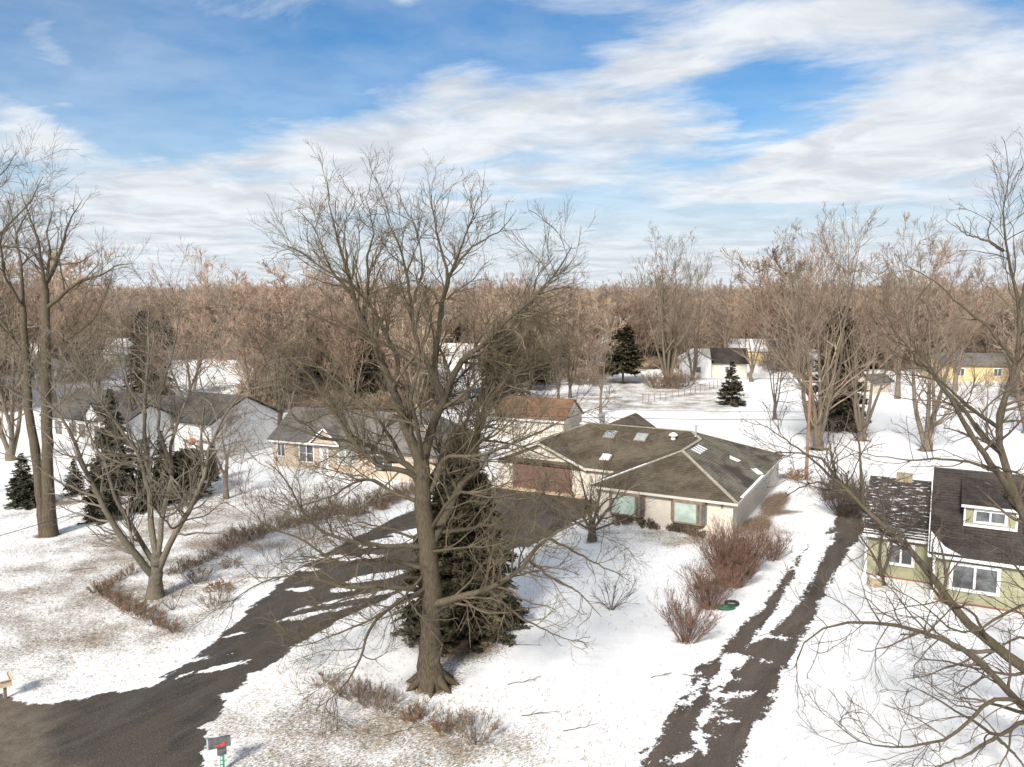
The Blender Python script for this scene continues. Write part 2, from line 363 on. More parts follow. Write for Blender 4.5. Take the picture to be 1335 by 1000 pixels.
M['stone'] = pbsdf('brown_stone', noisy((.26, .20, .13), (.42, .34, .24), 5), .85, lambda t, tc: (t.noise(tc.outputs['Object'], 9, 4), .8, .03))
M['blue'] = pbsdf('blue_tarp', noisy((.08, .22, .55), (.16, .34, .7), 2), .5)
M['carpaint'] = pbsdf('dark_blue_car_paint', noisy((.03, .045, .065), (.05, .065, .085), 2), .25, None, .6)
M['yellow'] = pbsdf('yellow_siding', noisy((.62, .48, .24), (.70, .56, .30), 1.5), .7)
M['orange'] = pbsdf('orange_plastic', noisy((.75, .22, .10), (.8, .30, .15), 3), .5)

# ------------------------------------------------------------------ ground sheet
def sd_poly(P, poly):
    """signed distance, + inside; P (n,2)"""
    poly = np.array(poly, float); n = len(poly); d = np.full(len(P), 1e9); ins = np.zeros(len(P), bool)
    for i in range(n):
        a, b = poly[i], poly[(i + 1) % n]; e = b - a; wv = P - a
        h = np.clip((wv @ e) / max(e @ e, 1e-9), 0, 1); q = wv - h[:, None] * e; d = np.minimum(d, (q * q).sum(1))
        c = ((a[1] > P[:, 1]) != (b[1] > P[:, 1])) & (P[:, 0] < (b[0] - a[0]) * (P[:, 1] - a[1]) / (b[1] - a[1] + 1e-12) + a[0]); ins ^= c
    return np.where(ins, 1, -1) * np.sqrt(d)
def blob(P, x, y, rx, ry, amp, ang=0):
    c = gp(x, y); d = P - np.array(c); a = rad(ang); u = d[:, 0] * math.cos(a) + d[:, 1] * math.sin(a); v = -d[:, 0] * math.sin(a) + d[:, 1] * math.cos(a)
    return amp * np.exp(-((u / rx) ** 2 + (v / ry) ** 2))
def turf_at(P):
    g = np.full(len(P), .43)
    for b in [(120, 730, 14, 10, .62), (30, 830, 12, 8, .62), (100, 860, 9, 6, .3), (210, 870, 7, 3, -.35), (330, 690, 11, 7, .65), (400, 640, 12, 8, .55), (60, 660, 12, 6, .2),
              (470, 940, 9, 4, .42), (420, 985, 7, 4, .55), (620, 990, 8, 4, .30), (880, 700, 4, 3, .45), (800, 700, 6, 2, .35), (690, 870, 6, 4, -.22), (800, 880, 7, 9, -.08),
              (1200, 900, 12, 12, -.10), (940, 700, 5, 2.5, .7), (1000, 690, 4, 4, .5), (1060, 640, 4, 6, .4), (830, 522, 14, 10, 1.9), (900, 512, 8, 14, 1.7), (860, 505, 9, 9, .7), (760, 520, 12, 6, .4),
              (1000, 530, 10, 12, .25), (1170, 540, 16, 20, -.12), (960, 545, 4, 4, .5), (812, 497, 5, 5, 1.2), (570, 600, 10, 6, .3), (140, 640, 14, 8, .25), (1090, 640, 3, 8, .5)]:
        g += blob(P, b[0], b[1], b[2], b[3], b[4])
    g += np.where(P[:, 1] > 150, .25, 0)
    return np.clip(g, 0, 1.3)
ROAD = [(22.5, 93), (31, 92), (60, 146), (50, 150)]    # ploughed lane on the far lot, stays white
def dirt_at(P):
    g = np.zeros(len(P))
    ang = -28
    for b in [(1010, 655, 1.3, 5.5, .9, -28), (985, 685, 1.5, 2.2, .8, -28), (1035, 668, 1.6, .8, .5, 20), (880, 683, 5, .7, .8, -28), (1100, 655, 2.2, 4.5, .9, -28),
              (562, 893, 1.35, 1.15, .85), (202, 776, 1.0, .8, .85), (62, 698, 1.3, 1.0, .9), (295, 650, .8, .6, .8), (772, 706, .9, .7, .8), (1148, 763, .8, .6, .7), (600, 838, 3.2, 3.2, .8), (1065, 585, 1.9, 1.6, .9), (1207, 587, 1.4, 1.2, .9), (1123, 574, 1.4, 1.2, .9), (1010, 546, 1, .8, .8), (871, 503, 3, 2, .8),
              (90, 655, 2, 1.6, .6), (137, 675, 2.2, 1.8, .6), (190, 662, 2, 1.6, .6), (247, 645, 2.4, 1.8, .6), (30, 658, 2.4, 2, .6), (895, 834, .9, .7, .9), (925, 790, 1.2, 1.0, .8), (945, 760, 1.4, 1.2, .8), (975, 745, 1.2, 1.0, .8), (1005, 731, .8, .7, .8)]:
        g += blob(P, *b)
    return np.clip(g, 0, 1)
def axis(lo, hi, fine_lo, fine_hi, st, gr=1.12):
    a = list(np.arange(fine_lo, fine_hi, st)); s_ = st
    while a[-1] < hi: s_ *= gr; a.append(a[-1] + s_)
    s_ = st; b = [fine_lo]
    while b[-1] > lo: s_ *= gr; b.append(b[-1] - s_)
    return np.array(b[1:][::-1] + a)
def grid_mesh(name, X, Y, mat, keep=None, z=0.0, attrs=None):
    XX, YY = np.meshgrid(X, Y); P = np.stack([XX.ravel(), YY.ravel()], 1); nx, ny = len(X), len(Y)
    idx = np.arange(nx * ny).reshape(ny, nx)
    q = np.stack([idx[:-1, :-1], idx[:-1, 1:], idx[1:, 1:], idx[1:, :-1]], -1).reshape(-1, 4)
    A = {k: f(P) for k, f in attrs.items()}
    if keep is not None:
        kk = keep(P, A); q = q[kk[q].any(1)]
        used = np.unique(q); m = np.zeros(nx * ny, int); m[used] = np.arange(len(used)); q = m[q]; P = P[used]; A = {k: v[used] for k, v in A.items()}
    V = np.column_stack([P, np.full(len(P), z)])
    me = mesh_np(name, V, q, mat)
    for k, v in A.items():
        at = me.attributes.new(k, 'FLOAT', 'POINT'); at.data.foreach_set('value', v.astype(np.float32))
    return me
gx = axis(-5000, 5000, -62, 62, .7, 1.16); gy = axis(-400, 7000, 20, 130, .7, 1.13)
def turf_g(P):
    g = turf_at(P); r = sd_poly(P, ROAD); return np.where(r > -1, np.minimum(g, np.clip(-r * .9, -.35, 2)), g)
gnd = link('ground', grid_mesh('ground', gx, gy, M['ground'], attrs={'turf': turf_g, 'dirt': dirt_at}))
tagit(gnd, kind='structure')

def G(pts): return [gp(*p) for p in pts]
drive_poly = G([(-80, 960), (0, 915), (60, 919), (140, 903), (200, 893), (262, 852), (330, 790), (375, 752), (420, 722), (470, 697), (530, 668), (575, 650), (630, 636), (668, 636), (745, 647), (790, 655),
                (770, 668), (735, 690), (690, 712), (650, 722), (600, 742), (520, 772), (440, 812), (385, 840), (335, 880), (300, 905), (283, 935), (272, 960), (262, 1000), (230, 1100), (-80, 1100)])
drive_snow = [(512, 706, 2.2, 1.0, 28), (470, 728, 1.5, .6, 28), (545, 694, 2.0, 1.0, 20), (428, 727, 1.3, .35, 25), (490, 752, 1.8, .6, 28), (448, 768, .8, .45, 28), (398, 742, .7, .35, 0), (392, 768, .7, .4, 0),
              (470, 778, 2.6, .28, 30), (410, 800, 1.8, .25, 30), (385, 806, .4, .3, 0), (290, 870, 1.1, .22, 30), (335, 880, .6, .35, 0), (165, 893, 2.0, .25, 22), (222, 866, 1.8, .25, 25), (300, 908, .5, .35, 0), (280, 945, .55, .3, 20), (312, 826, .5, .12, 30)]
def isl(P, x, y, rx, ry, ang=0):
    c = gp(x, y); q = P - np.array(c); a = rad(ang); u = q[:, 0] * math.cos(a) + q[:, 1] * math.sin(a); v = -q[:, 0] * math.sin(a) + q[:, 1] * math.cos(a)
    return (np.sqrt((u / rx) ** 2 + (v / ry) ** 2) - 1) * min(rx, ry)
def drive_edge(P):
    d = sd_poly(P, drive_poly); d = np.clip(d, -2, 1.2)
    for (x, y, a, b, g) in drive_snow: d = np.minimum(d, isl(P, x, y, a, b * .95, g) * 1.3)
    return d
S0 = gp(0, 905); U = (math.cos(rad(-28)), math.sin(rad(-28)))
Vv = (-U[1], U[0])
def SU(u, v): return (S0[0] + U[0] * u + Vv[0] * v, S0[1] + U[1] * u + Vv[1] * v)
street_poly = [SU(-120, 0), SU(2.2, 0), SU(4.0, -.8), SU(6.5, -2.6), SU(120, -2.8), SU(120, -10), SU(-120, -10)]
tagit(link('driveway', grid_mesh('driveway', np.arange(-40, 16, .2), np.arange(12, 70, .2), M['asphalt'], lambda P, A: A['edge'] > -1.35, .004, {'edge': drive_edge, 'turf': turf_g, 'street_d': lambda P: np.clip(sd_poly(P, street_poly), -30, 5)})), kind='structure')
tagit(link('street', grid_mesh('street', np.arange(-45, 20, .15), np.arange(6, 50, .15), M['asphalt'], lambda P, A: (A['edge_far'] > -.9) & ~((sd_poly(P, drive_poly) > -.6) & (A['edge_far'] < 0)), .008,
      {'edge': lambda P: np.maximum(np.clip(drive_edge(P), -2, 1.5), np.clip(sd_poly(P, street_poly), -2, 1.5)), 'edge_far': lambda P: sd_poly(P, street_poly), 'street_d': lambda P: np.clip(sd_poly(P, street_poly), -30, 5), 'turf': turf_g})), kind='structure')
lane_poly = G([(815, 1040), (846, 985), (910, 878), (948, 838), (983, 803), (1012, 764), (1037, 730), (1062, 705), (1085, 690), (1090, 660), (1125, 655), (1128, 690), (1104, 722), (1075, 775), (1045, 832), (1010, 900), (975, 970), (950, 1040)])
LU = (math.cos(rad(57)), math.sin(rad(57)))
def lane_edge(P):
    d = np.clip(sd_poly(P, lane_poly), -2, 1.0)
    d = np.minimum(d, -sd_poly(P, G([(1046, 722), (1060, 700), (1090, 694), (1074, 726), (1042, 786), (1000, 828), (972, 846), (986, 826), (1007, 800), (1028, 762)])) * 1.3)
    for b in [(955, 862, .55, .8, -33), (934, 890, .22, 1.1, -33), (950, 884, .3, .35, 0), (908, 958, .3, .22, 0), (920, 928, .16, .7, -30), (893, 987, .4, .14, 20), (925, 905, .35, .15, 0), (940, 925, .12, .5, -33), (915, 975, .1, .5, -33), (950, 940, .25, .08, 0), (985, 858, .4, .15, -30), (1010, 830, .3, .12, -20), (905, 905, .14, .9, -30), (960, 905, .35, .12, 10), (930, 960, .3, .12, 0), (1050, 770, .3, .2, 0)]:
        d = np.minimum(d, isl(P, *b))
    return d
tagit(link('lane', grid_mesh('lane', np.arange(2, 28, .2), np.arange(22, 66, .2), M['lane'], lambda P, A: A['edge'] > -1.5, .004, {'edge': lane_edge, 'turf': turf_g, 'street_d': lambda P: np.full(len(P), -30.)})), kind='structure')

# grass blades through the thin snow
rs = np.random.RandomState(5)
def grass():
    n = 60000
    y = 20 + 45 * rs.rand(n) ** 1.2; x = (rs.rand(n) - .5) * 1.35 * y
    P = np.stack([x, y], 1); g = turf_at(P)
    bad = (drive_edge(P) > -.4) | (lane_edge(P) > -.3) | (sd_poly(P, street_poly) > -.3)
    k = (rs.rand(n) < np.clip((g - .22) * .8, 0.01, .6)) & ~bad; P = P[k]; n = len(P)
    V = []; F = []
    for j in range(3):
        a = rs.rand(n) * 6.283; h = .05 + .09 * rs.rand(n); l = .04 + .09 * rs.rand(n); wd = .006 + .006 * rs.rand(n)
        b = P + (rs.rand(n, 2) - .5) * .12; px, py = -np.sin(a) * wd, np.cos(a) * wd
        V.append(np.stack([np.column_stack([b[:, 0] - px, b[:, 1] - py, np.zeros(n)]), np.column_stack([b[:, 0] + px, b[:, 1] + py, np.zeros(n)]), np.column_stack([b[:, 0] + np.cos(a) * l, b[:, 1] + np.sin(a) * l, h])], 1).reshape(-1, 3))
    V = np.concatenate(V); F = np.arange(len(V)).reshape(-1, 3)
    return mesh_np('grass', V, F, pbsdf('straw_grass', noisy((.22, .16, .09), (.48, .38, .24), .8), .95, None, .1))
tagit(link('dry_grass', grass()), 'straw coloured grass tips poking through the thin snow of the lawns', 'grass', kind='stuff')

# ------------------------------------------------------------------ roofs and walls
def clip_b(poly, lo, hi):
    def cl(pl, k, keep_gt):
        o = []
        for i in range(len(pl)):
            p, q = pl[i], pl[(i + 1) % len(pl)]; ip = (p[1] >= k) if keep_gt else (p[1] <= k); iq = (q[1] >= k) if keep_gt else (q[1] <= k)
            if ip: o.append(p)
            if ip != iq: s = (k - p[1]) / (q[1] - p[1]); o.append((p[0] + s * (q[0] - p[0]), k))
        return o
    pl = cl(poly, lo, True)
    return cl(pl, hi, False) if len(pl) > 2 else pl
def shingle_roof(mb, pts, course=.22, th=.022, boards=.0):
    """pts: convex 3-D polygon of one slope, first edge = eave. Lays stepped courses from eave to ridge."""
    P = [Vector(p) for p in pts]; o = P[0]; a = (P[1] - P[0]).normalized()
    n = (P[1] - P[0]).cross(P[2] - P[1]).normalized()
    if n.z < 0: n = -n
    b = n.cross(a)
    if b.z < 0: b = -b
    L = [((p - o).dot(a), (p - o).dot(b)) for p in P]; top = max(l[1] for l in L); k = 0.0
    k = min(l[1] for l in L)
    while k < top - .01:
        k2 = min(k + course, top); c = clip_b(L, k, k2)
        if len(c) > 2:
            f = [o + a * x + b * y + n * (th if y < k + .001 else 0.002) for x, y in c]
            if (f[1] - f[0]).cross(f[2] - f[1]).dot(n) < 0: f = f[::-1]; cc = c[::-1]
            else: cc = c
            mb.face(f, cc)
            lo = [q for q in c if q[1] < k + .001]
            if len(lo) >= 2:
                x0, x1 = min(q[0] for q in lo), max(q[0] for q in lo)
                mb.face([o + a * x0 + b * k - n * .02, o + a * x1 + b * k - n * .02, o + a * x1 + b * k + n * th, o + a * x0 + b * k + n * th], [(x0, k), (x1, k), (x1, k + .01), (x0, k + .01)])
        k = k2
    return mb
def roof_obj(name, slopes, mat, parent, course=.22, under=True):
    mb = MB()
    for s in slopes:
        shingle_roof(mb, s, course)
        if under: mb.face([(p[0], p[1], p[2] - .12) for p in reversed(s)])
    return mb.obj(name, mat, parent)
def wall(parent, x0, x1, y0, y1, h, mat, name='wall', gable=None, z0=0.0):
    """four wall panels; gable=(axis,z_ridge) raises the two end panels"""
    mb = MB()
    if gable is None:
        mb.box(x0, x1, y0, y1, z0 - .05, h)
    else:
        ax, zr = gable; ym, xm = (y0 + y1) / 2, (x0 + x1) / 2
        if ax == 'x':      # ridge runs along x, gables on x0 and x1
            pr = [(y0, z0), (y1, z0), (y1, h), (ym, zr), (y0, h)]
            A = [(x0, y, z) for y, z in pr]; B = [(x1, y, z) for y, z in pr]
        else:
            pr = [(x1, z0), (x0, z0), (x0, h), (xm, zr), (x1, h)]
            A = [(x, y0, z) for x, z in pr]; B = [(x, y1, z) for x, z in pr]
        uvf = (lambda q: [((p[1] if ax == 'x' else p[0]), p[2]) for p in q])
        mb.face(A[::-1], uvf(A[::-1])); mb.face(B, uvf(B))
        for i in range(5): j = (i + 1) % 5; mb.face([A[i], A[j], B[j], B[i]])
    return mb.obj(name, mat, parent)
def siding(parent, a, b, z0, z1, mat, nrm, step=.16, name='siding'):
    """clapboards along a wall from a to b (xy), nrm = outward xy"""
    mb = MB(); z = z0
    while z < z1 - .02:
        t_ = min(z + step, z1); o1, o2 = .035, .012
        A0 = (a[0] + nrm[0] * o1, a[1] + nrm[1] * o1, z); B0 = (b[0] + nrm[0] * o1, b[1] + nrm[1] * o1, z)
        A1 = (a[0] + nrm[0] * o2, a[1] + nrm[1] * o2, t_); B1 = (b[0] + nrm[0] * o2, b[1] + nrm[1] * o2, t_)
        mb.face([A0, B0, B1, A1])
        mb.face([(a[0], a[1], z), (b[0], b[1], z), B0, A0]); z = t_
    o = mb.obj(name, mat, parent); return tagit(o, kind='stuff')
def window(parent, c, wd, z0, z1, axis_, side, frame_mat, glass_mat, fw=.09, out=.05, mull=1, bars=0, name='window'):
    """a window on a wall. axis_ 'x': wall runs along x at y=c[1]; side = -1/+1 outward"""
    cx, cy = c; h = MB(); g = MB(); d0, d1 = 0.0, out
    def bx(mb, a0, a1, e0, e1, zz0, zz1):
        e0, e1 = sorted((e0 * side, e1 * side))
        if axis_ == 'x': mb.box(cx + a0, cx + a1, cy + e0, cy + e1, zz0, zz1)
        else: mb.box(cx + e0, cx + e1, cy + a0, cy + a1, zz0, zz1)
    w2 = wd / 2
    bx(h, -w2 - fw, -w2, d0, d1, z0 - fw, z1 + fw); bx(h, w2, w2 + fw, d0, d1, z0 - fw, z1 + fw)
    bx(h, -w2, w2, d0, d1, z1, z1 + fw); bx(h, -w2, w2, d0, d1 + .04, z0 - fw, z0)
    for i in range(1, mull + 1):
        x = -w2 + wd * i / (mull + 1); bx(h, x - fw * .35, x + fw * .35, d0 + .012, d1 - .006, z0, z1)
    for i in range(1, bars + 1):
        z = z0 + (z1 - z0) * i / (bars + 1); bx(h, -w2, w2, d0 + .013, d1 - .012, z - .02, z + .02)
    fo = h.obj(name, frame_mat, parent)
    bx(g, -w2, w2, d0, .014, z0, z1); g.obj('pane', glass_mat, fo)
    return fo
def trim(mb, pts, wz=.16, wx=.05):
    for a, b in zip(pts[:-1], pts[1:]): mb.beam(a, b, wx, wz)
    return mb

# ---- the long hipped brick house
mh = thing('hip_roof_house', 'long low whitewashed brick house with brown hipped roof, skylights and red garage door', 'house', (15.2, 54.2, 0), rad(-28))
wmb = MB()
for (x0, x1, y0, y1) in [(-10.1, 0, 0, 6.5), (-21.4, 0, 5.45, 17.6)]: pass
fp = [(-10.1, 0), (0, 0), (0, 17.6), (-21.5, 17.6), (-21.5, 5.45), (-10.1, 5.45)]
for i in range(6):
    a, b = fp[i], fp[(i + 1) % 6]; L = math.dist(a, b)
    wmb.face([(a[0], a[1], -.05), (b[0], b[1], -.05), (b[0], b[1], 2.5), (a[0], a[1], 2.5)], [(0, 0), (L, 0), (L, 2.55), (0, 2.55)])
gpk = 4.2
wmb.face([(-21.5, 5.44, 2.5), (-13.3, 5.44, 2.5), (-17.4, 5.44, gpk)], [(0, 2.55), (8.2, 2.55), (4.1, 4.2)])
wmb.obj('wall', M['brick_white'], mh)
E0, S, zr = 2.5, .4, 5.1
rf = roof_obj('roof', [
    [(-10.5, -.4, E0), (.4, -.4, E0), (-5.05, 5.05, 4.68)],
    [(-21.9, 5, E0), (-10.5, 5, E0), (-5.05, 10.45, 4.68), (-6.1, 11.5, zr), (-15.4, 11.5, zr)],
    [(-10.5, 5, E0), (-10.5, -.4, E0), (-5.05, 5.05, 4.68), (-5.05, 10.45, 4.68)],
    [(-21.9, 18, E0), (-21.9, 5, E0), (-15.4, 11.5, zr)],
    [(.4, 18, E0), (-21.9, 18, E0), (-15.4, 11.5, zr), (-6.1, 11.5, zr)]], M['roof_main'], mh)
roof_obj('roof', [[(.4, -.4, E0), (.4, 10.45, E0), (-5.05, 10.45, 4.68), (-5.05, 5.05, 4.68)], [(.4, 10.45, E0), (.4, 18, E0), (-6.1, 11.5, zr), (-5.05, 10.45, 4.68)]], M['roof_side'], mh)['label'] = 'weathered paler right slope of the roof'
# garage gable and rear wing
roof_obj('garage_roof', [[(-21.75, 10.4, 2.44), (-21.75, 5.0, 2.44), (-17.4, 5.0, 4.26), (-17.4, 9.6, 4.26)][::1],
                         [(-13.05, 5.0, 2.44), (-13.05, 6.4, 2.44), (-17.4, 9.6, 4.26), (-17.4, 5.0, 4.26)]], M['roof_main'], mh)
rw = roof_obj('rear_roof', [[(-10.0, 15, E0 + .03), (-10.0, 25, E0 + .03), (-14.3, 20.6, 4.85), (-14.3, 13, 4.85)],
                       [(-18.6, 25, E0 + .03), (-18.6, 15, E0 + .03), (-14.3, 13, 4.85), (-14.3, 20.6, 4.85)],
                       [(-10.0, 25, E0 + .03), (-18.6, 25, E0 + .03), (-14.3, 20.6, 4.85)]], M['roof_main'], mh)
MB().face([(-10.1, 19.6, 2.68), (-10.1, 24.7, 2.68), (-14.15, 20.6, 4.87)]).obj('roof_snow', M['snow'], rw)
wall(mh, -18.2, -10.4, 17.6, 24.6, 2.5, M['brick_white'], 'rear_wall')
# ridge and hip caps
cap = MB()
def capline(a, b): 
    a = Vector(a) + Vector((0, 0, .03)); b = Vector(b) + Vector((0, 0, .03)); cap.beam(a, b, .26, .05)
for a, b in [((-10.5, -.4, E0), (-5.05, 5.05, 4.68)), ((.4, -.4, E0), (-5.05, 5.05, 4.68)), ((-5.05, 5.05, 4.68), (-5.05, 10.45, 4.68)), ((-5.05, 10.45, 4.68), (-6.1, 11.5, zr)),
             ((-6.1, 11.5, zr), (-15.4, 11.5, zr)), ((.4, 18, E0), (-6.1, 11.5, zr)), ((-15.4, 11.5, zr), (-17.4, 9.5, 4.3)), ((-17.4, 5, 4.28), (-17.4, 9.5, 4.28))]: capline(a, b)
cap.obj('ridge_cap', M['ridgecap'], mh)
# fascia + gutters
fa = MB(); trim(fa, [(-10.5, -.43, 2.42), (.43, -.43, 2.42), (.43, 18.03, 2.42)], .17, .07); trim(fa, [(-13.0, 4.97, 2.42), (-10.5, 4.97, 2.42)], .17, .07)
trim(fa, [(-21.8, 4.97, 2.34), (-17.4, 4.97, 4.2), (-13.0, 4.97, 2.34)], .2, .06)
fa.obj('fascia', M['cream'], mh)
so = MB(); so.box(-10.45, .35, -.38, 0, 2.34, 2.37); so.box(0, .38, 0, 17.9, 2.341, 2.371); so.box(-13.3, -10.1, 5.0, 5.45, 2.342, 2.372); so.obj('soffit', M['cream'], mh)
sn = MB(); sn.beam((.36, 1.2, 2.57), (.36, 8.9, 2.57), .22, .05)
sn.obj('eave_snow', M['snow'], mh); MB().beam((.2, 8.7, 2.68), (-.5, 9.3, 2.95), .5, .04).obj('snow_patch', M['snow'], mh)
MB().beam((-10.4, -.25, 2.60), (-7.2, 2.95, 3.87), .16, .04).obj('eave_snow', M['snow'], mh)
for i in range(4):
    y = 6.4 + i * .62
    MB().face([(-4.75, y, 4.60), (-4.0, y - .05, 4.30), (-4.0, y + .34, 4.30), (-4.75, y + .38, 4.60)]).obj('snow_patch', M['snow'], mh)
MB().face([(-2.3, 9.0, 3.62), (-1.7, 9.1, 3.38), (-1.6, 10.0, 3.34), (-2.5, 9.9, 3.70)]).obj('snow_patch', M['snow'], mh)
# garage door in recessed opening, built of panels
gd = MB(); gd.box(-19.85, -14.55, 5.40, 5.435, 0.02, 2.2); gdo = gd.obj('garage_door', M['door_red'], mh)
pm = None
for r in range(4):
    for c in range(8):
        if pm is None: pm = MB().box(0, .60, -.025, 0, 0, .47).mesh('panel', M['door_red'])
        link('panel', pm, gdo, (-19.82 + c * .66, 5.398, .07 + r * .535))
gf = MB().box(-19.99, -19.85, 5.36, 5.44, 0, 2.32).box(-14.55, -14.41, 5.36, 5.44, 0, 2.32).box(-19.85, -14.55, 5.36, 5.44, 2.2, 2.32); gf.obj('door_frame', M['brownwood'], mh)
MB().box(-21.6, -13.2, 4.6, 5.39, -.05, .07).obj('doorstep', M['tanbox'], mh)
# bay windows
for bx0, bx1, mt, pmt in [(-4.3, -1.75, M['glass_green'], 'l'), (-9.0, -6.25, M['glass_green'], 'm')]:
    f = MB(); d = .55
    poly = [(bx0, -.001), (bx0 + .25, -d), (bx1 - .25, -d), (bx1, -.001)]
    f.prism([(p[0], p[1]) for p in poly], .62, .74); f.prism(poly, 2.12, 2.33)
    f.prism([(bx0 + .12, -.001), (bx0 + .42, -d + .22), (bx1 - .42, -d + .22), (bx1 - .12, -.001)], .42, .62)
    for q in (0, 1, 2, 3):
        x, y = poly[q]; x += (.05 if q < 2 else -.05); y += .04 if q in (1, 2) else -.03
        f.box(x - .07, x + .07, y - .05, y + .05, .74, 2.12)
    f.box(bx1 - .62, bx1 - .52, -d, -d + .08, .74, 2.12)
    fo = f.obj('bay_window', M['brownwood'], mh)
    g = MB(); g.box(bx0 + .28, bx1 - .62, -d + .045, -d + .06, .74, 2.12); g.obj('pane', mt, fo)
    g = MB(); g.box(bx1 - .52, bx1 - .28, -d + .045, -d + .06, .74, 2.12)
    g.obj('side_pane', M['glass'], fo); g = MB(); g.face([(bx0 + .04, -.03, .74), (bx0 + .27, -d + .06, .74), (bx0 + .27, -d + .06, 2.12), (bx0 + .04, -.03, 2.12)])
    g.obj('side_pane', M['glass'], fo); g = MB(); g.face([(bx1 - .27, -d + .06, .74), (bx1 - .04, -.03, .74), (bx1 - .04, -.03, 2.12), (bx1 - .27, -d + .06, 2.12)]); g.obj('side_pane', M['glass'], fo)
window(mh, (0, 11.9), .55, .9, 2.1, 'y', 1, M['white'], M['glass'], mull=0)
MB().box(-.75, -.62, -.12, 0, 1.98, 2.2).obj('wall_lamp', M['brownwood'], mh)
for q in ((.03, -.02), (.05, 17.5)): MB().beam((*q, 0), (*q, 2.35), .07, .07).obj('downspout', M['cream'], mh)
def on_front(x, y): return (x, y, 2.5 + .4 * (y - 5))
def skylight(x, y, wx=.95, ly=1.15, snow=False):
    f = MB(); n = Vector((0, -.371, .928)); b = Vector((0, .928, .371)); c = Vector(on_front(x, y)); a = Vector((1, 0, 0))
    def slab(mb, hx, hy, z0, z1):
        Q = [c + a * sx * hx + b * sy * hy for sx, sy in ((-1, -1), (1, -1), (1, 1), (-1, 1))]
        mb.face([q + n * z1 for q in Q])
        for i in range(4): mb.face([Q[i] + n * z0, Q[(i + 1) % 4] + n * z0, Q[(i + 1) % 4] + n * z1, Q[i] + n * z1])
        return mb
    fo = slab(f, wx / 2 + .06, ly / 2 + .06, 0, .12).obj('skylight', M['brownwood'], mh)
    slab(MB(), wx / 2, ly / 2, .12, .15).obj('pane', M['snow'] if snow else M['glass_sky'], fo)
skylight(-12.8, 9.9); skylight(-10.0, 9.9); skylight(-11.9, 6.6, .8, .9, True)
vt = MB().cyl((-7.3, 10.2), .2, 4.5, 4.85, 14).cyl((-7.3, 10.2), .38, 4.85, 4.95, 16).cyl((-7.3, 10.2), .38, 4.95, 5.12, 16, .12); vt.obj('roof_vent', M['white'], mh)
ch = MB().cyl((-5.6, 10.9), .10, 4.6, 5.65, 12).cyl((-5.6, 10.9), .15, 5.65, 5.8, 12, .13).cyl((-5.6, 10.9), .26, 4.66, 4.86, 12, .12); ch.obj('flue_pipe', M['metal'], mh)
ch = MB().cyl((-15.6, 15.0), .25, 4.2, 5.3, 12).cyl((-15.6, 15.0), .33, 5.3, 5.45, 12); ch.obj('flue_pipe', M['metal'], mh)

# ---- green house
gh = thing('green_house', 'olive green clapboard house with dark roof, dormer and white window frames at the right edge', 'house', (23.2, 42.9, 0), rad(-28))
wall(gh, 0, 9, 0, 10, 2.7, M['greensid'], gable=('x', 6.3))
wall(gh, -3.6, -.01, 2.6, 10, 2.7, M['greensid'], gable=('x', 5.1))
siding(gh, (0, 0), (9, 0), .10, 2.6, M['greensid'], (0, -1)); siding(gh, (0, 2.6), (0, 0), .10, 2.6, M['greensid'], (-1, 0)); siding(gh, (-3.6, 2.6), (-.02, 2.6), .10, 2.6, M['greensid'], (0, -1))
roof_obj('roof', [[(-.25, -.4, 2.68), (9.2, -.4, 2.68), (9.2, 5, 6.45), (-.25, 5, 6.45)], [(9.2, 10.4, 2.68), (-.25, 10.4, 2.68), (-.25, 5, 6.45), (9.2, 5, 6.45)]], M['roof_dark'], gh, .2)
roof_obj('roof', [[(-3.8, 2.2, 2.62), (-.26, 2.2, 2.62), (-.26, 6.4, 5.25), (-3.8, 6.4, 5.25)], [(-.26, 10.4, 2.8), (-3.8, 10.4, 2.8), (-3.8, 6.4, 5.25), (-.26, 6.4, 5.25)]], M['roof_darksnow'], gh, .2)['label'] = 'lower side roof with streaks of snow towards the eave'
tr = MB(); trim(tr, [(-.28, -.43, 2.6), (9.2, -.43, 2.6)], .17, .05); trim(tr, [(-3.8, 2.17, 2.54), (-.3, 2.17, 2.54)], .17, .05); trim(tr, [(-.29, -.4, 2.58), (-.29, 5, 6.36)], .16, .05)
tr.box(-.055, .09, -.055, .0, 0, 2.6); tr.box(-.055, 0, 0, .12, 0, 2.6); tr.box(-3.65, -3.5, 2.55, 2.6, 0, 2.55); tr.box(-3.655, -3.6, 2.6, 2.7, 0, 2.55); tr.obj('trim', M['white'], gh)
MB().box(.09, 9, -.05, 0, 0, .10).box(-3.5, -.06, 2.55, 2.6, 0, .10).obj('base_board', M['redwood'], gh)
window(gh, (2.0, -.035), 2.05, .92, 2.14, 'x', -1, M['white'], M['glass'], .17, .07, 1)
window(gh, (-1.7, 2.565), 1.15, 1.0, 2.05, 'x', -1, M['white'], M['glass'], .16, .07, 1)
dm = MB().face([(1.4, 1.5, 4.05), (3.85, 1.5, 4.05), (3.85, 1.5, 5.22), (1.4, 1.5, 5.22)]).face([(1.4, 4.2, 6.1), (1.4, 1.5, 4.05), (1.4, 1.5, 5.22)]).face([(3.85, 1.5, 4.05), (3.85, 4.2, 6.1), (3.85, 1.5, 5.22)])
dmo = dm.obj('dormer', M['greensid'], gh)
roof_obj('dormer_roof', [[(1.2, 1.25, 5.22), (4.05, 1.25, 5.22), (4.05, 4.3, 6.16), (1.2, 4.3, 6.16)]], M['roof_dark'], dmo, .2)
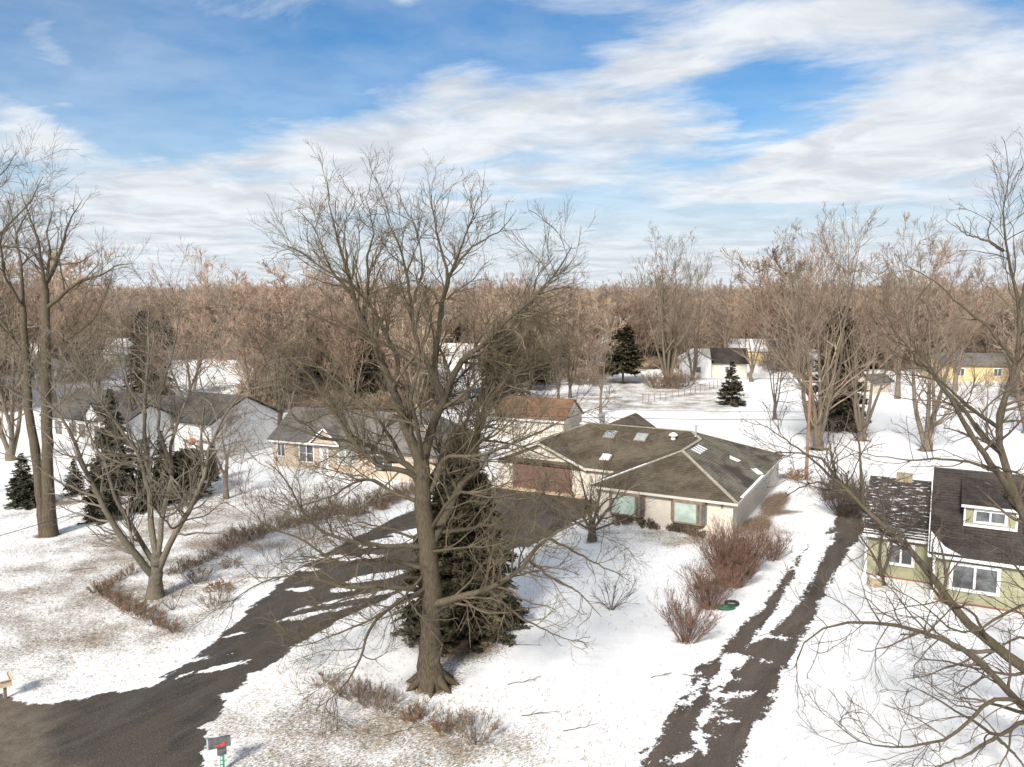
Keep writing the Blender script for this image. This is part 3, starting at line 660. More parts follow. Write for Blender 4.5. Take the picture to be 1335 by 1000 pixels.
MB().beam((1.2, 1.22, 5.17), (4.05, 1.22, 5.17), .05, .14).box(1.34, 3.91, 1.42, 1.499, 4.0, 4.14).box(1.34, 1.44, 1.44, 1.499, 4.14, 5.1).box(3.81, 3.91, 1.44, 1.499, 4.14, 5.1).obj('dormer_trim', M['white'], dmo)
window(dmo, (2.62, 1.498), 1.35, 4.35, 4.88, 'x', -1, M['white'], M['glass'], .13, .05, 1)
MB().box(-2.3, -1.4, 6.1, 6.9, 4.8, 5.55).obj('chimney', M['stone'], gh)
for q in (4.55, 5.6): MB().beam((q, -.3, 0), (q, -.3, 2.5), .12, .12).obj('porch_post', M['red'], gh)
MB().box(4.4, 5.9, -.9, -.08, 0, .12).obj('porch_step', M['redwood'], gh)
MB().face([(-3.75, 2.3, 2.70), (-.3, 2.3, 2.70), (-.3, 2.75, 2.97), (-3.75, 2.6, 2.88)]).obj('eave_snow', M['snow'], gh)
MB().face([(-.2, -.3, 2.78), (1.3, -.3, 2.78), (.5, .1, 3.06), (-.2, .9, 3.62)]).obj('eave_snow', M['snow'], gh)

# ---- tan outbuilding with the rust roof
bh = thing('rust_roof_garage', 'cream outbuilding with rust brown gable roof behind the long brick house', 'garage', (5.75, 88.6, 0), rad(-24))
wall(bh, -8.4, 0, 0, 6.2, 2.5, M['cream'], gable=('x', 4.5))
roof_obj('roof', [[(-8.7, -.35, 2.45), (.2, -.35, 2.45), (.2, 3.1, 4.6), (-8.7, 3.1, 4.6)], [(.2, 6.55, 2.45), (-8.7, 6.55, 2.45), (-8.7, 3.1, 4.6), (.2, 3.1, 4.6)]], M['roof_rust'], bh, .25)
trim(MB(), [(-8.7, -.4, 2.4), (.22, -.4, 2.4)], .2, .08).obj('gutter', M['white'], bh)
lt = thing('lean_to_shed', 'low cream lean-to with snowy roof beside the rust roofed outbuilding', 'shed', (7.6, 89.5, 0), rad(-24))
wall(lt, 0, 4.6, .3, 4.2, 2.0, M['beige']); MB().box(-.1, 4.8, .1, 4.4, 2.0, 2.1).obj('roof', M['snow'], lt)
MB().box(.6, 1.5, .24, .3, 0, 1.8).obj('door', M['cream'], lt)

# ---- tan brick house on the left
kh = thing('tan_brick_house', 'tan brick house with grey roof and small front gable beyond the driveway hedge', 'house', (-23.3, 77.2, 0), rad(-21))
wall(kh, 0, 11.2, 0, 8, 2.6, M['brick_tan'], gable=('x', 5.1))
roof_obj('roof', [[(-.4, -.45, 2.55), (11.3, -.45, 2.55), (11.3, 4, 5.2), (-.4, 4, 5.2)], [(11.3, 8.45, 2.55), (-.4, 8.45, 2.55), (-.4, 4, 5.2), (11.3, 4, 5.2)]], M['roof_grey'], kh, .25)
roof_obj('side_roof', [[(9.6, -1.6, 2.6), (18.6, -1.6, 2.6), (14.1, 3.6, 5.7)], [(18.6, -1.6, 2.6), (18.6, 9, 2.6), (14.1, 4.6, 5.7), (14.1, 3.6, 5.7)], [(9.6, 9, 2.6), (9.6, -1.6, 2.6), (14.1, 3.6, 5.7), (14.1, 4.6, 5.7)], [(18.6, 9, 2.6), (9.6, 9, 2.6), (14.1, 4.6, 5.7)]], M['roof_grey'], kh, .25)
wall(kh, 10.0, 18.2, -1.2, 8.6, 2.58, M['brick_tan'], 'side_wall')
gg = MB().face([(4.9, -.5, 2.66), (7.6, -.5, 2.66), (6.25, -.5, 4.0)]); go = gg.obj('front_gable', M['brick_tan'], kh)
roof_obj('gable_roof', [[(4.6, 1.6, 2.62), (4.6, -.62, 2.62), (6.25, -.62, 4.15), (6.25, 1.8, 4.15)], [(7.9, -.62, 2.62), (7.9, 1.6, 2.62), (6.25, 1.8, 4.15), (6.25, -.62, 4.15)]], M['roof_grey'], go, .25)
trim(MB(), [(4.55, -.66, 2.56), (6.25, -.66, 4.1), (7.95, -.66, 2.56), (4.55, -.66, 2.56)], .14, .05).obj('gable_trim', M['white'], go)
trim(MB(), [(-.4, -.48, 2.5), (4.4, -.48, 2.5)], .16, .05).obj('gutter', M['white'], kh)
window(kh, (1.0, -.001), .8, 1.05, 2.2, 'x', -1, M['white'], M['glass'], .1); window(kh, (3.9, -.001), 1.5, .7, 2.25, 'x', -1, M['white'], M['glass'], .12, bars=1)
MB().box(5.4, 6.4, -.06, 0, .1, 2.2).obj('door', M['white'], kh)
window(kh, (8.6, -.001), 2.2, .8, 2.1, 'x', -1, M['white'], M['glass_sky'], .1, mull=2)
window(kh, (13.0, -1.201), 1.8, .9, 2.1, 'x', -1, M['white'], M['glass'], .1)
MB().box(16.0, 16.6, 1.0, 1.5, 4.0, 4.9).obj('chimney', M['stone'], kh)

# ---- white house on the left
wh = thing('white_house', 'white house with dark grey roof and triangular front gable behind the spruces on the left', 'house', (-35.0, 81.5, 0), rad(-28))
wall(wh, -21, 0, 0, 8, 2.9, M['white'], gable=('x', 5.4))
siding(wh, (-21, 0), (0, 0), .2, 2.8, M['white'], (0, -1), .3)
roof_obj('roof', [[(-21.4, -.5, 2.8), (.4, -.5, 2.8), (.4, 4, 5.5), (-21.4, 4, 5.5)], [(.4, 8.5, 2.8), (-21.4, 8.5, 2.8), (-21.4, 4, 5.5), (.4, 4, 5.5)]], M['roof_slate'], wh, .25)
g2 = MB().face([(-13.2, -.6, 2.9), (-10.2, -.6, 2.9), (-11.7, -.6, 4.7)]); g2o = g2.obj('front_gable', M['white'], wh)
roof_obj('gable_roof', [[(-13.5, 1.8, 2.82), (-13.5, -.75, 2.82), (-11.7, -.75, 4.85), (-11.7, 2.4, 4.85)], [(-9.9, -.75, 2.82), (-9.9, 1.8, 2.82), (-11.7, 2.4, 4.85), (-11.7, -.75, 4.85)]], M['roof_slate'], g2o, .25)
for q in (-13.0, -10.6): MB().box(q, q + .2, -.62, -.42, 0, 2.85).obj('porch_column', M['white'], wh)
for xx in (-18.6, -16, -14.3): window(wh, (xx, -.035), .9, .9, 2.1, 'x', -1, M['brownwood'], M['glass'], .14, mull=0)
MB().box(-12.2, -11.2, -.09, -.03, .1, 2.2).obj('door', M['plastic_grey'], wh)
wall(wh, -3.9, 0.2, -5.2, -.02, 4.4, M['white'], 'wing_wall', gable=('x', 5.6)); siding(wh, (.2, -5.2), (.2, 0), .2, 4.3, M['white'], (1, 0), .3)
roof_obj('wing_roof', [[(-4.2, -5.6, 4.28), (.55, -5.6, 4.28), (.55, -2.6, 5.72), (-4.2, -2.6, 5.72)], [(.55, .4, 4.28), (-4.2, .4, 4.28), (-4.2, -2.6, 5.72), (.55, -2.6, 5.72)]], M['roof_slate'], wh, .25)
window(wh, (.235, -3.8), .9, 1.2, 2.4, 'y', 1, M['white'], M['glass'], .1, mull=0, bars=1)
wall(wh, -1.2, 5.6, .2, 9.2, 3.9, M['white'], 'garage_wall', gable=('x', 6.0)); siding(wh, (5.6, .2), (5.6, 9.2), .2, 3.8, M['white'], (1, 0), .3)
roof_obj('garage_roof', [[(-1.3, -.2, 3.75), (5.95, -.2, 3.75), (5.95, 4.7, 6.1), (-1.3, 4.7, 6.1)], [(5.95, 9.6, 3.75), (-1.3, 9.6, 3.75), (-1.3, 4.7, 6.1), (5.95, 4.7, 6.1)]], M['roof_slate'], wh, .25)

# ---- white cottage far behind
fh = thing('white_cottage', 'small white cottage with dark roof beyond the young spruce', 'house', (45.6, 155.5, 0), rad(-8))
wall(fh, -9.5, 0, 0, 7, 3.0, M['cream'], gable=('x', 5.4)); roof_obj('roof', [[(-6.8, -.5, 2.9), (.4, -.5, 2.9), (.4, 3.5, 5.6), (-6.8, 3.5, 5.6)], [(.4, 7.5, 2.9), (-6.8, 7.5, 2.9), (-6.8, 3.5, 5.6), (.4, 3.5, 5.6)]], M['roof_dark'], fh, .35)
wall(fh, -12.5, -6.9, -.8, 6, 3.6, M['white'], 'wing_wall', gable=('y', 5.2))
roof_obj('wing_roof', [[(-12.9, 6.3, 3.5), (-12.9, -1.2, 3.5), (-9.7, -1.2, 5.35), (-9.7, 6.3, 5.35)], [(-6.5, -1.2, 3.5), (-6.5, 6.3, 3.5), (-9.7, 6.3, 5.35), (-9.7, -1.2, 5.35)]], M['snow'], fh, .35)
window(fh, (-3.4, -.001), 1.5, 1.0, 2.2, 'x', -1, M['white'], M['glass'], .15); window(fh, (-9.3, -.801), .9, 1.0, 2.1, 'x', -1, M['white'], M['glass'], .12, mull=0)

# ---- further houses between the far trees
def far_house(px, py, wd, dp, h, zr_, rz, lab, wallm, roofm, win=2, name='far_house'):
    x, y = gp(px, py); o = thing(name, lab, 'house', (x, y, 0), rad(rz))
    wall(o, -wd / 2, wd / 2, 0, dp, h, wallm, gable=('x', zr_ - .1))
    roof_obj('roof', [[(-wd / 2 - .4, -.4, h - .1), (wd / 2 + .4, -.4, h - .1), (wd / 2 + .4, dp / 2, zr_), (-wd / 2 - .4, dp / 2, zr_)], [(wd / 2 + .4, dp + .4, h - .1), (-wd / 2 - .4, dp + .4, h - .1), (-wd / 2 - .4, dp / 2, zr_), (wd / 2 + .4, dp / 2, zr_)]], roofm, o, .6)
    for i in range(win):
        window(o, (-wd / 2 + wd * (i + .5) / win, -.001), 1.3, 1, 2.3, 'x', -1, M['white'], M['glass'], .15)
    return o
far_house(150, 478, 15, 9, 3, 6, -20, 'snow roofed house between the trees left of the tall dark spruce', M['cream'], M['snow'])
far_house(548, 462, 11, 9, 6, 9.5, 25, 'tall white gabled house glimpsed between the limbs of the big tree', M['white'], M['snow'], 3)
far_house(588, 478, 13, 8, 2.8, 5, -15, 'low white house with snow roof seen just right of the big tree limbs', M['white'], M['snow'])
far_house(512, 476, 12, 8, 3, 5.5, 10, 'pale yellowish house behind the left limbs of the big tree', M['cream'], M['snow'])
far_house(700, 466, 9, 7, 3, 5.4, -20, 'little white house between dark conifers left of the cedar', M['white'], M['snow'], 1)
far_house(784, 462, 12, 8, 3, 5.5, -10, 'snow roofed house in the woods above the rounded cedar', M['cream'], M['snow'])
far_house(1057, 482, 7, 5, 2.6, 4.2, -5, 'small snow roofed outbuilding behind the tall multi-stemmed tree', M['beige'], M['snow'], 1, 'far_shed')
far_house(985, 474, 12, 8, 3, 5.5, -14, 'tan house half hidden by brush right of the white cottage', M['yellow'], M['snow'])
far_house(1300, 497, 20, 8, 3, 5, -6, 'long yellow sided house at the far right edge', M['yellow'], M['roof_grey'], 3)
far_house(20, 478, 14, 9, 3, 5.8, -18, 'snow roofed house in the trees at the far left', M['cream'], M['snow'])
far_house(880, 455, 12, 8, 3, 5.6, -12, 'pale house deep in the woods behind the tall vase shaped tree', M['cream'], M['snow'])
far_house(1150, 512, 4.6, 3.6, 1.9, 3.0, 30, 'small grey roofed shed at the edge of the right rear lot', M['beige'], M['roof_grey'], 0, 'far_shed')
gz = gp(72, 497); g = thing('gazebo', 'gazebo with pointed snow roof behind the white house', 'gazebo', (gz[0], gz[1], 0))
MB().cyl((0, 0), 3.2, 2.6, 4.3, 8, .1).obj('roof', M['snow'], g)
for i in range(8):
    a = math.pi / 4 * i; MB().box(2.8 * math.cos(a) - .08, 2.8 * math.cos(a) + .08, 2.8 * math.sin(a) - .08, 2.8 * math.sin(a) + .08, 0, 2.6).obj('post', M['white'], g)

# ------------------------------------------------------------------ trees: vectorised branch growing
def nrm(v): return v / (np.linalg.norm(v, axis=-1, keepdims=True) + 1e-9)
def resample(pts, rads, K):
    pts = np.array(pts, float); d = np.r_[0, np.cumsum(np.linalg.norm(np.diff(pts, axis=0), axis=1))]; d /= d[-1]
    tt = np.linspace(0, 1, K)
    # Catmull-like smoothing by dense linear interpolation then averaging
    T = np.linspace(0, 1, 200); L = np.stack([np.interp(T, d, pts[:, i]) for i in range(3)], 1)
    k = 17; pad = np.pad(L, ((k // 2, k // 2), (0, 0)), 'edge'); Sm = np.stack([np.convolve(pad[:, i], np.ones(k) / k, 'valid') for i in range(3)], 1)
    wgt = np.clip(np.minimum(T, 1 - T) * 12, 0, 1)[:, None]; L = L * (1 - wgt) + Sm * wgt
    P = np.stack([np.interp(tt, T, L[:, i]) for i in range(3)], 1)
    R = np.interp(tt, np.linspace(0, 1, len(rads)), rads)
    return P, R
def grow(P, R, n, ratio, ang, up, K, wig, rg, tmin=.2, rr=.62, tip=.35, rmin=.004, lmin=.15, absn=False):
    """P (B,k,3), R (B,k) -> children arrays. n = children per parent (mean) or per metre if absn"""
    B, k, _ = P.shape; L = np.linalg.norm(np.diff(P, axis=1), axis=2).sum(1)
    cnt = np.maximum(1, rg.poisson(n * L if absn else np.full(B, n))); par = np.repeat(np.arange(B), cnt); m = len(par)
    tt = tmin + (1 - tmin) * rg.rand(m) ** .85; f = tt * (k - 1); i0 = np.minimum(f.astype(int), k - 2); fr = (f - i0)[:, None]
    A = P[par, i0]; Bq = P[par, i0 + 1]; st = A + (Bq - A) * fr; tan = nrm(Bq - A)
    r0 = (R[par, i0] * (1 - fr[:, 0]) + R[par, i0 + 1] * fr[:, 0]) * rr * (.6 + .5 * rg.rand(m))
    rnd = rg.randn(m, 3); perp = nrm(rnd - (rnd * tan).sum(1, keepdims=True) * tan)
    a = np.radians(ang * (.6 + .8 * rg.rand(m)))[:, None]
    d = nrm(np.cos(a) * tan + np.sin(a) * perp + np.array([0, 0, 1.]) * up * .6)
    ln = np.maximum(L[par] * ratio * (1.15 - .65 * tt) * (.55 + .9 * rg.rand(m)), lmin)
    C = np.zeros((m, K, 3)); C[:, 0] = st; stp = (ln / (K - 1))[:, None]
    for j in range(1, K):
        d = nrm(d + rg.randn(m, 3) * wig + np.array([0, 0, 1.]) * up * .25); C[:, j] = C[:, j - 1] + d * stp
    Rr = np.maximum(r0[:, None] * (1 - (1 - tip) * np.linspace(0, 1, K)[None]), rmin)
    return C, Rr
def tubes(P, R, n):
    """(B,K,3),(B,K) -> V,Q"""
    B, K, _ = P.shape
    T = np.empty_like(P); T[:, 1:-1] = P[:, 2:] - P[:, :-2]; T[:, 0] = P[:, 1] - P[:, 0]; T[:, -1] = P[:, -1] - P[:, -2]; T = nrm(T)
    ref = np.where(np.abs(T[:, :1, 2:3]) > .9, np.array([[[1., 0, 0]]]), np.array([[[0, 0, 1.]]])); ref = np.broadcast_to(ref, P.shape)
    U_ = nrm(np.cross(T, ref)); W_ = np.cross(T, U_)
    a = np.arange(n) * 2 * math.pi / n
    V = P[:, :, None] + R[:, :, None, None] * (U_[:, :, None] * np.cos(a)[None, None, :, None] + W_[:, :, None] * np.sin(a)[None, None, :, None])
    idx = np.arange(B * K * n).reshape(B, K, n); nx = np.roll(idx, -1, 2)
    Q = np.stack([idx[:, :-1], nx[:, :-1], nx[:, 1:], idx[:, 1:]], -1).reshape(-1, 4)
    return V.reshape(-1, 3), Q
def tube_mesh(name, sets, mat, smooth=True):
    Vs, Qs, o = [], [], 0
    for P, R, n in sets:
        if len(P) == 0: continue
        V, Q = tubes(P, R, n); Vs.append(V); Qs.append(Q + o); o += len(V)
    return mesh_np(name, np.concatenate(Vs), np.concatenate(Qs), mat, smooth)
def ribbons(P, R, rg):
    """flat two-triangle-per-step twigs for the farthest trees only, kept as 3-sided tubes when near"""
    return tubes(P, R, 3)
def roughen(P, R, amp, rg):
    return R * (1 + amp * rg.randn(*R.shape))

def traced_tree(name, label, base, Y, limbs, mats, seed, scale=1, l1=2.2, l2=(7, .42), l3=(7, .45), group=None, topsq=0, cap=4.5, spread=2.2, trunk_n=14, upf=.12, thick=1.0, tw=.007, limb_names='limb', cat='tree', extra=0, nolv=None):
    """limbs: list of (list of (px,py[,dy]), r0, r1, sides). Points measured in the photo and given a depth of their own."""
    rg = np.random.RandomState(seed); bx_, by_ = base
    o = thing(name, label, cat, (bx_, by_, 0), 0, group); org = np.array([bx_, by_, 0.])
    main = []
    for li, lb in enumerate(limbs):
        pts, r0, r1, nn = lb[:4]; kind = lb[4] if len(lb) > 4 else 'limb'
        if kind == 'trunk': dys = [0] * len(pts)
        else:
            sp = rg.uniform(-1, 1) * spread; dys = [p[2] if len(p) > 2 else sp * (i / max(1, len(pts) - 1)) for i, p in enumerate(pts)]
            if lb[5:] : dys = [d + lb[5] for d in dys]
        if topsq: pts = [(p[0], p[1] if p[1] > 310 else 310 - (310 - p[1]) * topsq) + tuple(p[2:]) for p in pts]
        W = [np.array(p3(p[0], p[1], Y + d)) - org for p, d in zip(pts, dys)]
        K = 22 if kind == 'trunk' else 18
        P, R = resample(W, np.array(r0 if isinstance(r0, (list, tuple)) else [r0, (r0 + r1) / 2 * .95, r1]), K)
        P[1:] += rg.randn(K - 1, 3) * .02 * scale
        main.append((P, R * thick, nn, kind))
    tm, lm, wm = mats
    ts = [m for m in main if m[3] == 'trunk']
    if ts: link('trunk', tube_mesh('trunk', [(m[0][None], roughen(m[0], m[1], .03, rg)[None], trunk_n) for m in ts], tm), o)
    for m in main:
        if m[3] != 'trunk': link(limb_names, tube_mesh(limb_names, [(m[0][None], m[1][None], m[2])], lm), o)
    lv = [m for m in main if m[3] != 'trunk']
    P0 = np.stack([m[0] for m in lv]); R0 = np.stack([m[1] for m in lv])
    C1, r1 = grow(P0, R0, l1, .42, 48, upf, 10, .16, rg, .12, .55, .3, .012, .8, absn=True)
    m_ = r1[:, 0] > 0; C1, r1 = C1[m_], np.minimum(r1[m_], .10 * thick)
    L1 = np.linalg.norm(np.diff(C1, axis=1), axis=2).sum(1); cap = cap * scale; f = np.minimum(1, cap / L1)[:, None, None]; C1 = C1[:, :1] + (C1 - C1[:, :1]) * f
    C2, r2 = grow(C1, r1, l2[0] * .36, l2[1], 42, upf, 6, .13, rg, .12, .6, .35, .0065, .4, absn=True)
    C3, r3 = grow(C2, r2, l3[0] * .75, l3[1], 38, upf, 3, .1, rg, .1, .65, .35, tw * .6, .3, absn=True)
    link('branches', tube_mesh('branches', [(C1, r1, 4), (C2, r2, 3)], wm), o)
    tagit(link('twigs', tube_mesh('twigs', [(C3, np.clip(r3, tw * .45, tw * 1.3), 3)], wm), o), kind='stuff')
    return o

# ---- the big tree in front
TY = 33.15
oak_limbs = [
    ([(562, 893), (560, 868), (560, 840), (564, 776), (557, 712), (551, 648), (550, 600)], [.74, .52, .47, .45, .44, .43, .42, .40, .38], .36, 14, 'trunk'),
    ([(551, 612), (530, 560, -.3), (514, 513, -.8), (493, 459, -1.2), (475, 423, -1.5), (460, 387, -1.8), (453, 355, -2), (442, 319, -2.3), (435, 283, -2.5), (428, 250, -2.6)], .27, .02, 9),
    ([(551, 605), (562, 560, .5), (579, 520, 1.0), (586, 500, 1.2), (601, 468, 1.2), (637, 445, 1), (655, 423, .8), (701, 384, .6), (734, 344, .4), (745, 322, .3)], .24, .02, 9),
    ([(580, 520, 1), (570, 500, .8), (561, 481, .5), (543, 445, 0), (536, 402, -.3), (532, 362, -.5), (522, 319, -.8), (507, 290, -1), (500, 262, -1)], .15, .018, 8),
    ([(579, 531, 1), (565, 481, 1.2), (572, 430, 1.5), (576, 394, 1.6), (586, 358, 1.8), (572, 319, 2), (565, 272, 2), (561, 235, 2)], .18, .018, 8),
    ([(576, 394, 1.6), (590, 350, 1.2), (606, 310, 1), (618, 270, .9), (622, 245, .8)], .10, .015, 7),
    ([(586, 358, 1.8), (612, 325, 2.4), (650, 300, 3), (668, 275, 3.2)], .08, .014, 7),
    ([(564, 705), (596, 640, .6), (618, 612, .9), (621, 561, 1), (637, 526, 1.1), (644, 513, 1.1), (665, 488, 1), (716, 473, .8), (748, 452, .6)], .22, .02, 9),
    ([(637, 526, 1.1), (650, 480, 1.6), (662, 430, 2), (690, 400, 2.2), (700, 360, 2.3), (722, 335, 2.4)], .11, .016, 7),
    ([(514, 513, -.8), (520, 470, -1.5), (500, 430, -2), (489, 405, -2.2), (464, 373, -2.6), (421, 351, -3), (392, 326, -3.2), (370, 318, -3.3)], .13, .016, 8),
    ([(475, 423, -1.5), (480, 380, -.8), (478, 340, -.5), (488, 300, 0), (480, 262, .2), (476, 240, .2)], .10, .014, 7),
    ([(460, 387, -1.8), (430, 350, -1), (415, 310, -.6), (405, 280, -.5)], .08, .014, 6),
    ([(536, 402, -.3), (552, 350, -1), (545, 310, -1.4), (535, 270, -1.6)], .08, .014, 6),
    ([(549, 625), (530, 604, .4), (482, 582, 1), (455, 574, 1.2), (422, 572, 1.4), (380, 556, 1.5), (345, 540, 1.6)], .17, .018, 8),
    ([(548, 632), (536, 615, -.4), (495, 609, -1), (471, 588, -1.4), (452, 564, -1.7), (430, 530, -2), (405, 490, -2.2), (370, 460, -2.4)], .15, .018, 8),
    ([(552, 655), (509, 642, .8), (487, 623, 1.2), (460, 628, 1.6), (441, 644, 2), (409, 655, 2.2), (370, 665, 2.4)], .11, .015, 7),
    ([(556, 712), (500, 712, -1), (455, 705, -1.6), (422, 696, -2), (398, 674, -2.3), (382, 642, -2.6), (366, 615, -2.8), (345, 600, -3)], .13, .015, 8),
    ([(558, 742), (501, 728, .9), (437, 734, 1.6), (390, 700, 2.1), (350, 690, 2.4), (320, 660, 2.5)], .13, .015, 8),
    ([(561, 772), (508, 765, -.8), (444, 766, -1.5), (405, 753, -2), (370, 750, -2.4), (325, 765, -2.6), (300, 790, -2.8)], .13, .015, 8),
    ([(561, 765), (517, 785, -1.2), (486, 812, -2), (472, 850, -2.6), (463, 872, -2.9), (444, 900, -3.1), (412, 925, -3.3)], .12, .013, 7),
    ([(560, 770), (514, 789, .2), (485, 808, .4), (453, 821, .5), (396, 843, .6), (365, 842, .7)], .09, .013, 7),
    ([(555, 748), (527, 776, -1.1), (552, 808, -1.7), (578, 842, -2)], .09, .02, 7),
    ([(560, 790), (590, 780, -.8), (645, 766, -1.8), (684, 738, -2.3), (703, 709, -2.6), (738, 685, -2.9), (770, 676, -3.1), (800, 664, -3.2)], .19, .02, 9),
    ([(636, 768, -1.6), (660, 790, -2.4), (684, 808, -2.8), (722, 827, -3.2), (751, 838, -3.5)], .085, .012, 7),
    ([(690, 730, -2.4), (712, 748, -3), (735, 762, -3.4), (762, 778, -3.7), (785, 805, -3.9)], .075, .012, 7),
    ([(716, 702, -2.7), (750, 720, -2.4), (790, 740, -2.2), (825, 760, -2)], .07, .012, 6),
    ([(563, 695), (612, 690, .8), (654, 680, 1.3), (700, 670, 1.8), (735, 640, 2)], .13, .014, 8),
    ([(556, 655), (575, 600, .5), (579, 573, 1), (617, 570, 1.4), (680, 582, 1.7), (720, 600, 2), (750, 590, 2.2)], .12, .014, 8),
    ([(562, 640), (579, 594, -.4), (617, 596, -.9), (644, 588, -1.2), (700, 565, -1.6), (740, 545, -1.9), (783, 530, -2.1)], .12, .014, 8),
    ([(562, 690), (580, 660, -1.2), (600, 640, -2), (640, 650, -3), (700, 640, -3.6), (740, 655, -3.8)], .10, .014, 7),
    ([(560, 720), (590, 715, -1.4), (640, 712, -2.6), (690, 700, -3.2), (715, 720, -3.6)], .08, .012, 7),
    ([(552, 640), (520, 590, 1.2), (490, 540, 2.4), (455, 510, 3.2), (420, 480, 3.8), (380, 470, 4.2)], .12, .014, 8),
    ([(551, 600), (545, 560, -1.6), (535, 520, -2.8), (548, 470, -3.6), (540, 420, -4), (548, 380, -4.2)], .13, .014, 8),
    ([(556, 690), (540, 700, 1.6), (500, 690, 3), (470, 680, 4), (430, 690, 4.8)], .10, .012, 7),
    ([(553, 640), (570, 610, 2), (600, 560, 3.4), (640, 500, 4.2), (690, 440, 4.6), (720, 410, 4.8)], .13, .014, 8),
]
traced_tree('big_tree', 'huge bare spreading tree with thick flared trunk in the middle of the snowy front yard', gp(562, 893), TY, oak_limbs,
            (M['oak'], M['oak_limb'], M['twig']), 11, 1.0, 3.0, (9, .5), (7.5, .5), tw=.0068, thick=.9, cap=2.7, topsq=.78)
# root flare
def root_flare(x, y, n, r, L, seed, mat, parent=None):
    rg = np.random.RandomState(seed); sets = []
    for i in range(n):
        a = 2 * math.pi * i / n + rg.uniform(-.3, .3); l = L * rg.uniform(.7, 1.2)
        P = np.array([[math.cos(a) * r * .25, math.sin(a) * r * .25, .95], [math.cos(a) * r * .75, math.sin(a) * r * .75, .4], [math.cos(a) * (r + l * .35), math.sin(a) * (r + l * .35), .12], [math.cos(a) * (r + l * .8), math.sin(a) * (r + l * .8), -.05]])
        P, R = resample(P, np.array([r * .42, r * .36, r * .25, .05]), 10); sets.append((P[None], R[None], 8))
    return link('roots', tube_mesh('roots', sets, mat), parent, (0, 0, 0))
root_flare(0, 0, 8, .62, .75, 3, M['oak'], [o for o in COL.objects if o.name == 'big_tree'][0])

# ---- left maple
traced_tree('multi_stem_maple', 'pale bare multi-stemmed tree standing inside the low L-shaped hedge', gp(202, 778), gp(202, 778)[1], [
    ([(202, 778), (203, 760), (204, 740), (205, 720)], [.48, .34, .30, .28, .26], .26, 12, 'trunk'),
    ([(201, 752), (183, 730, -.5), (150, 690, -1), (130, 650, -1.3), (110, 610, -1.6), (95, 570, -2), (70, 530, -2.2), (40, 500, -2.4), (10, 490, -2.5)], .19, .02, 9),
    ([(203, 738), (182, 702, .5), (166, 675, .8), (148, 645, 1.2), (140, 610, 1.5), (118, 570, 2), (105, 530, 2.3), (92, 480, 2.6)], .13, .016, 8),
    ([(204, 722), (197, 690), (195, 624, .3), (189, 560, .5), (189, 512, .6), (195, 458, .7), (192, 416, .8), (198, 385, .8)], .17, .016, 8),
    ([(206, 722), (212, 670, .6), (225, 620, .9), (222, 580, 1.1), (240, 530, 1.4), (262, 470, 1.7), (285, 425, 1.9), (305, 400, 2)], .15, .016, 8),
    ([(208, 740), (230, 690, -.5), (243, 672, -.6), (266, 624, -.9), (272, 586, -1.1), (290, 545, -1.4), (317, 509, -1.6), (330, 470, -1.8)], .17, .016, 9),
    ([(196, 650), (180, 590, -.8), (150, 550, -1.3), (125, 515, -1.8), (105, 470, -2.1), (90, 440, -2.3)], .12, .014, 8),
    ([(225, 610, .9), (205, 560, .4), (210, 510, .2), (225, 460, 0), (235, 410, -.2), (225, 375, -.2)], .10, .014, 7),
    ([(189, 540, .5), (165, 500, 1), (160, 450, 1.5), (150, 410, 1.8)], .08, .012, 7),
    ([(266, 624, -.9), (262, 570, -.4), (268, 520, 0), (255, 470, .3)], .08, .012, 7),
    ([(130, 650, -1.3), (80, 630, -2), (40, 600, -2.6), (0, 590, -3)], .07, .012, 7),
    ([(240, 680, -.6), (225, 690, -1.8), (200, 660, -3), (170, 640, -3.6)], .06, .012, 6)],
    (M['maple'], M['maple'], M['maple_twig']), 21, 1.0, 2.7, (6.5, .45), (6, .5), tw=.007, thick=1.15, cap=3)
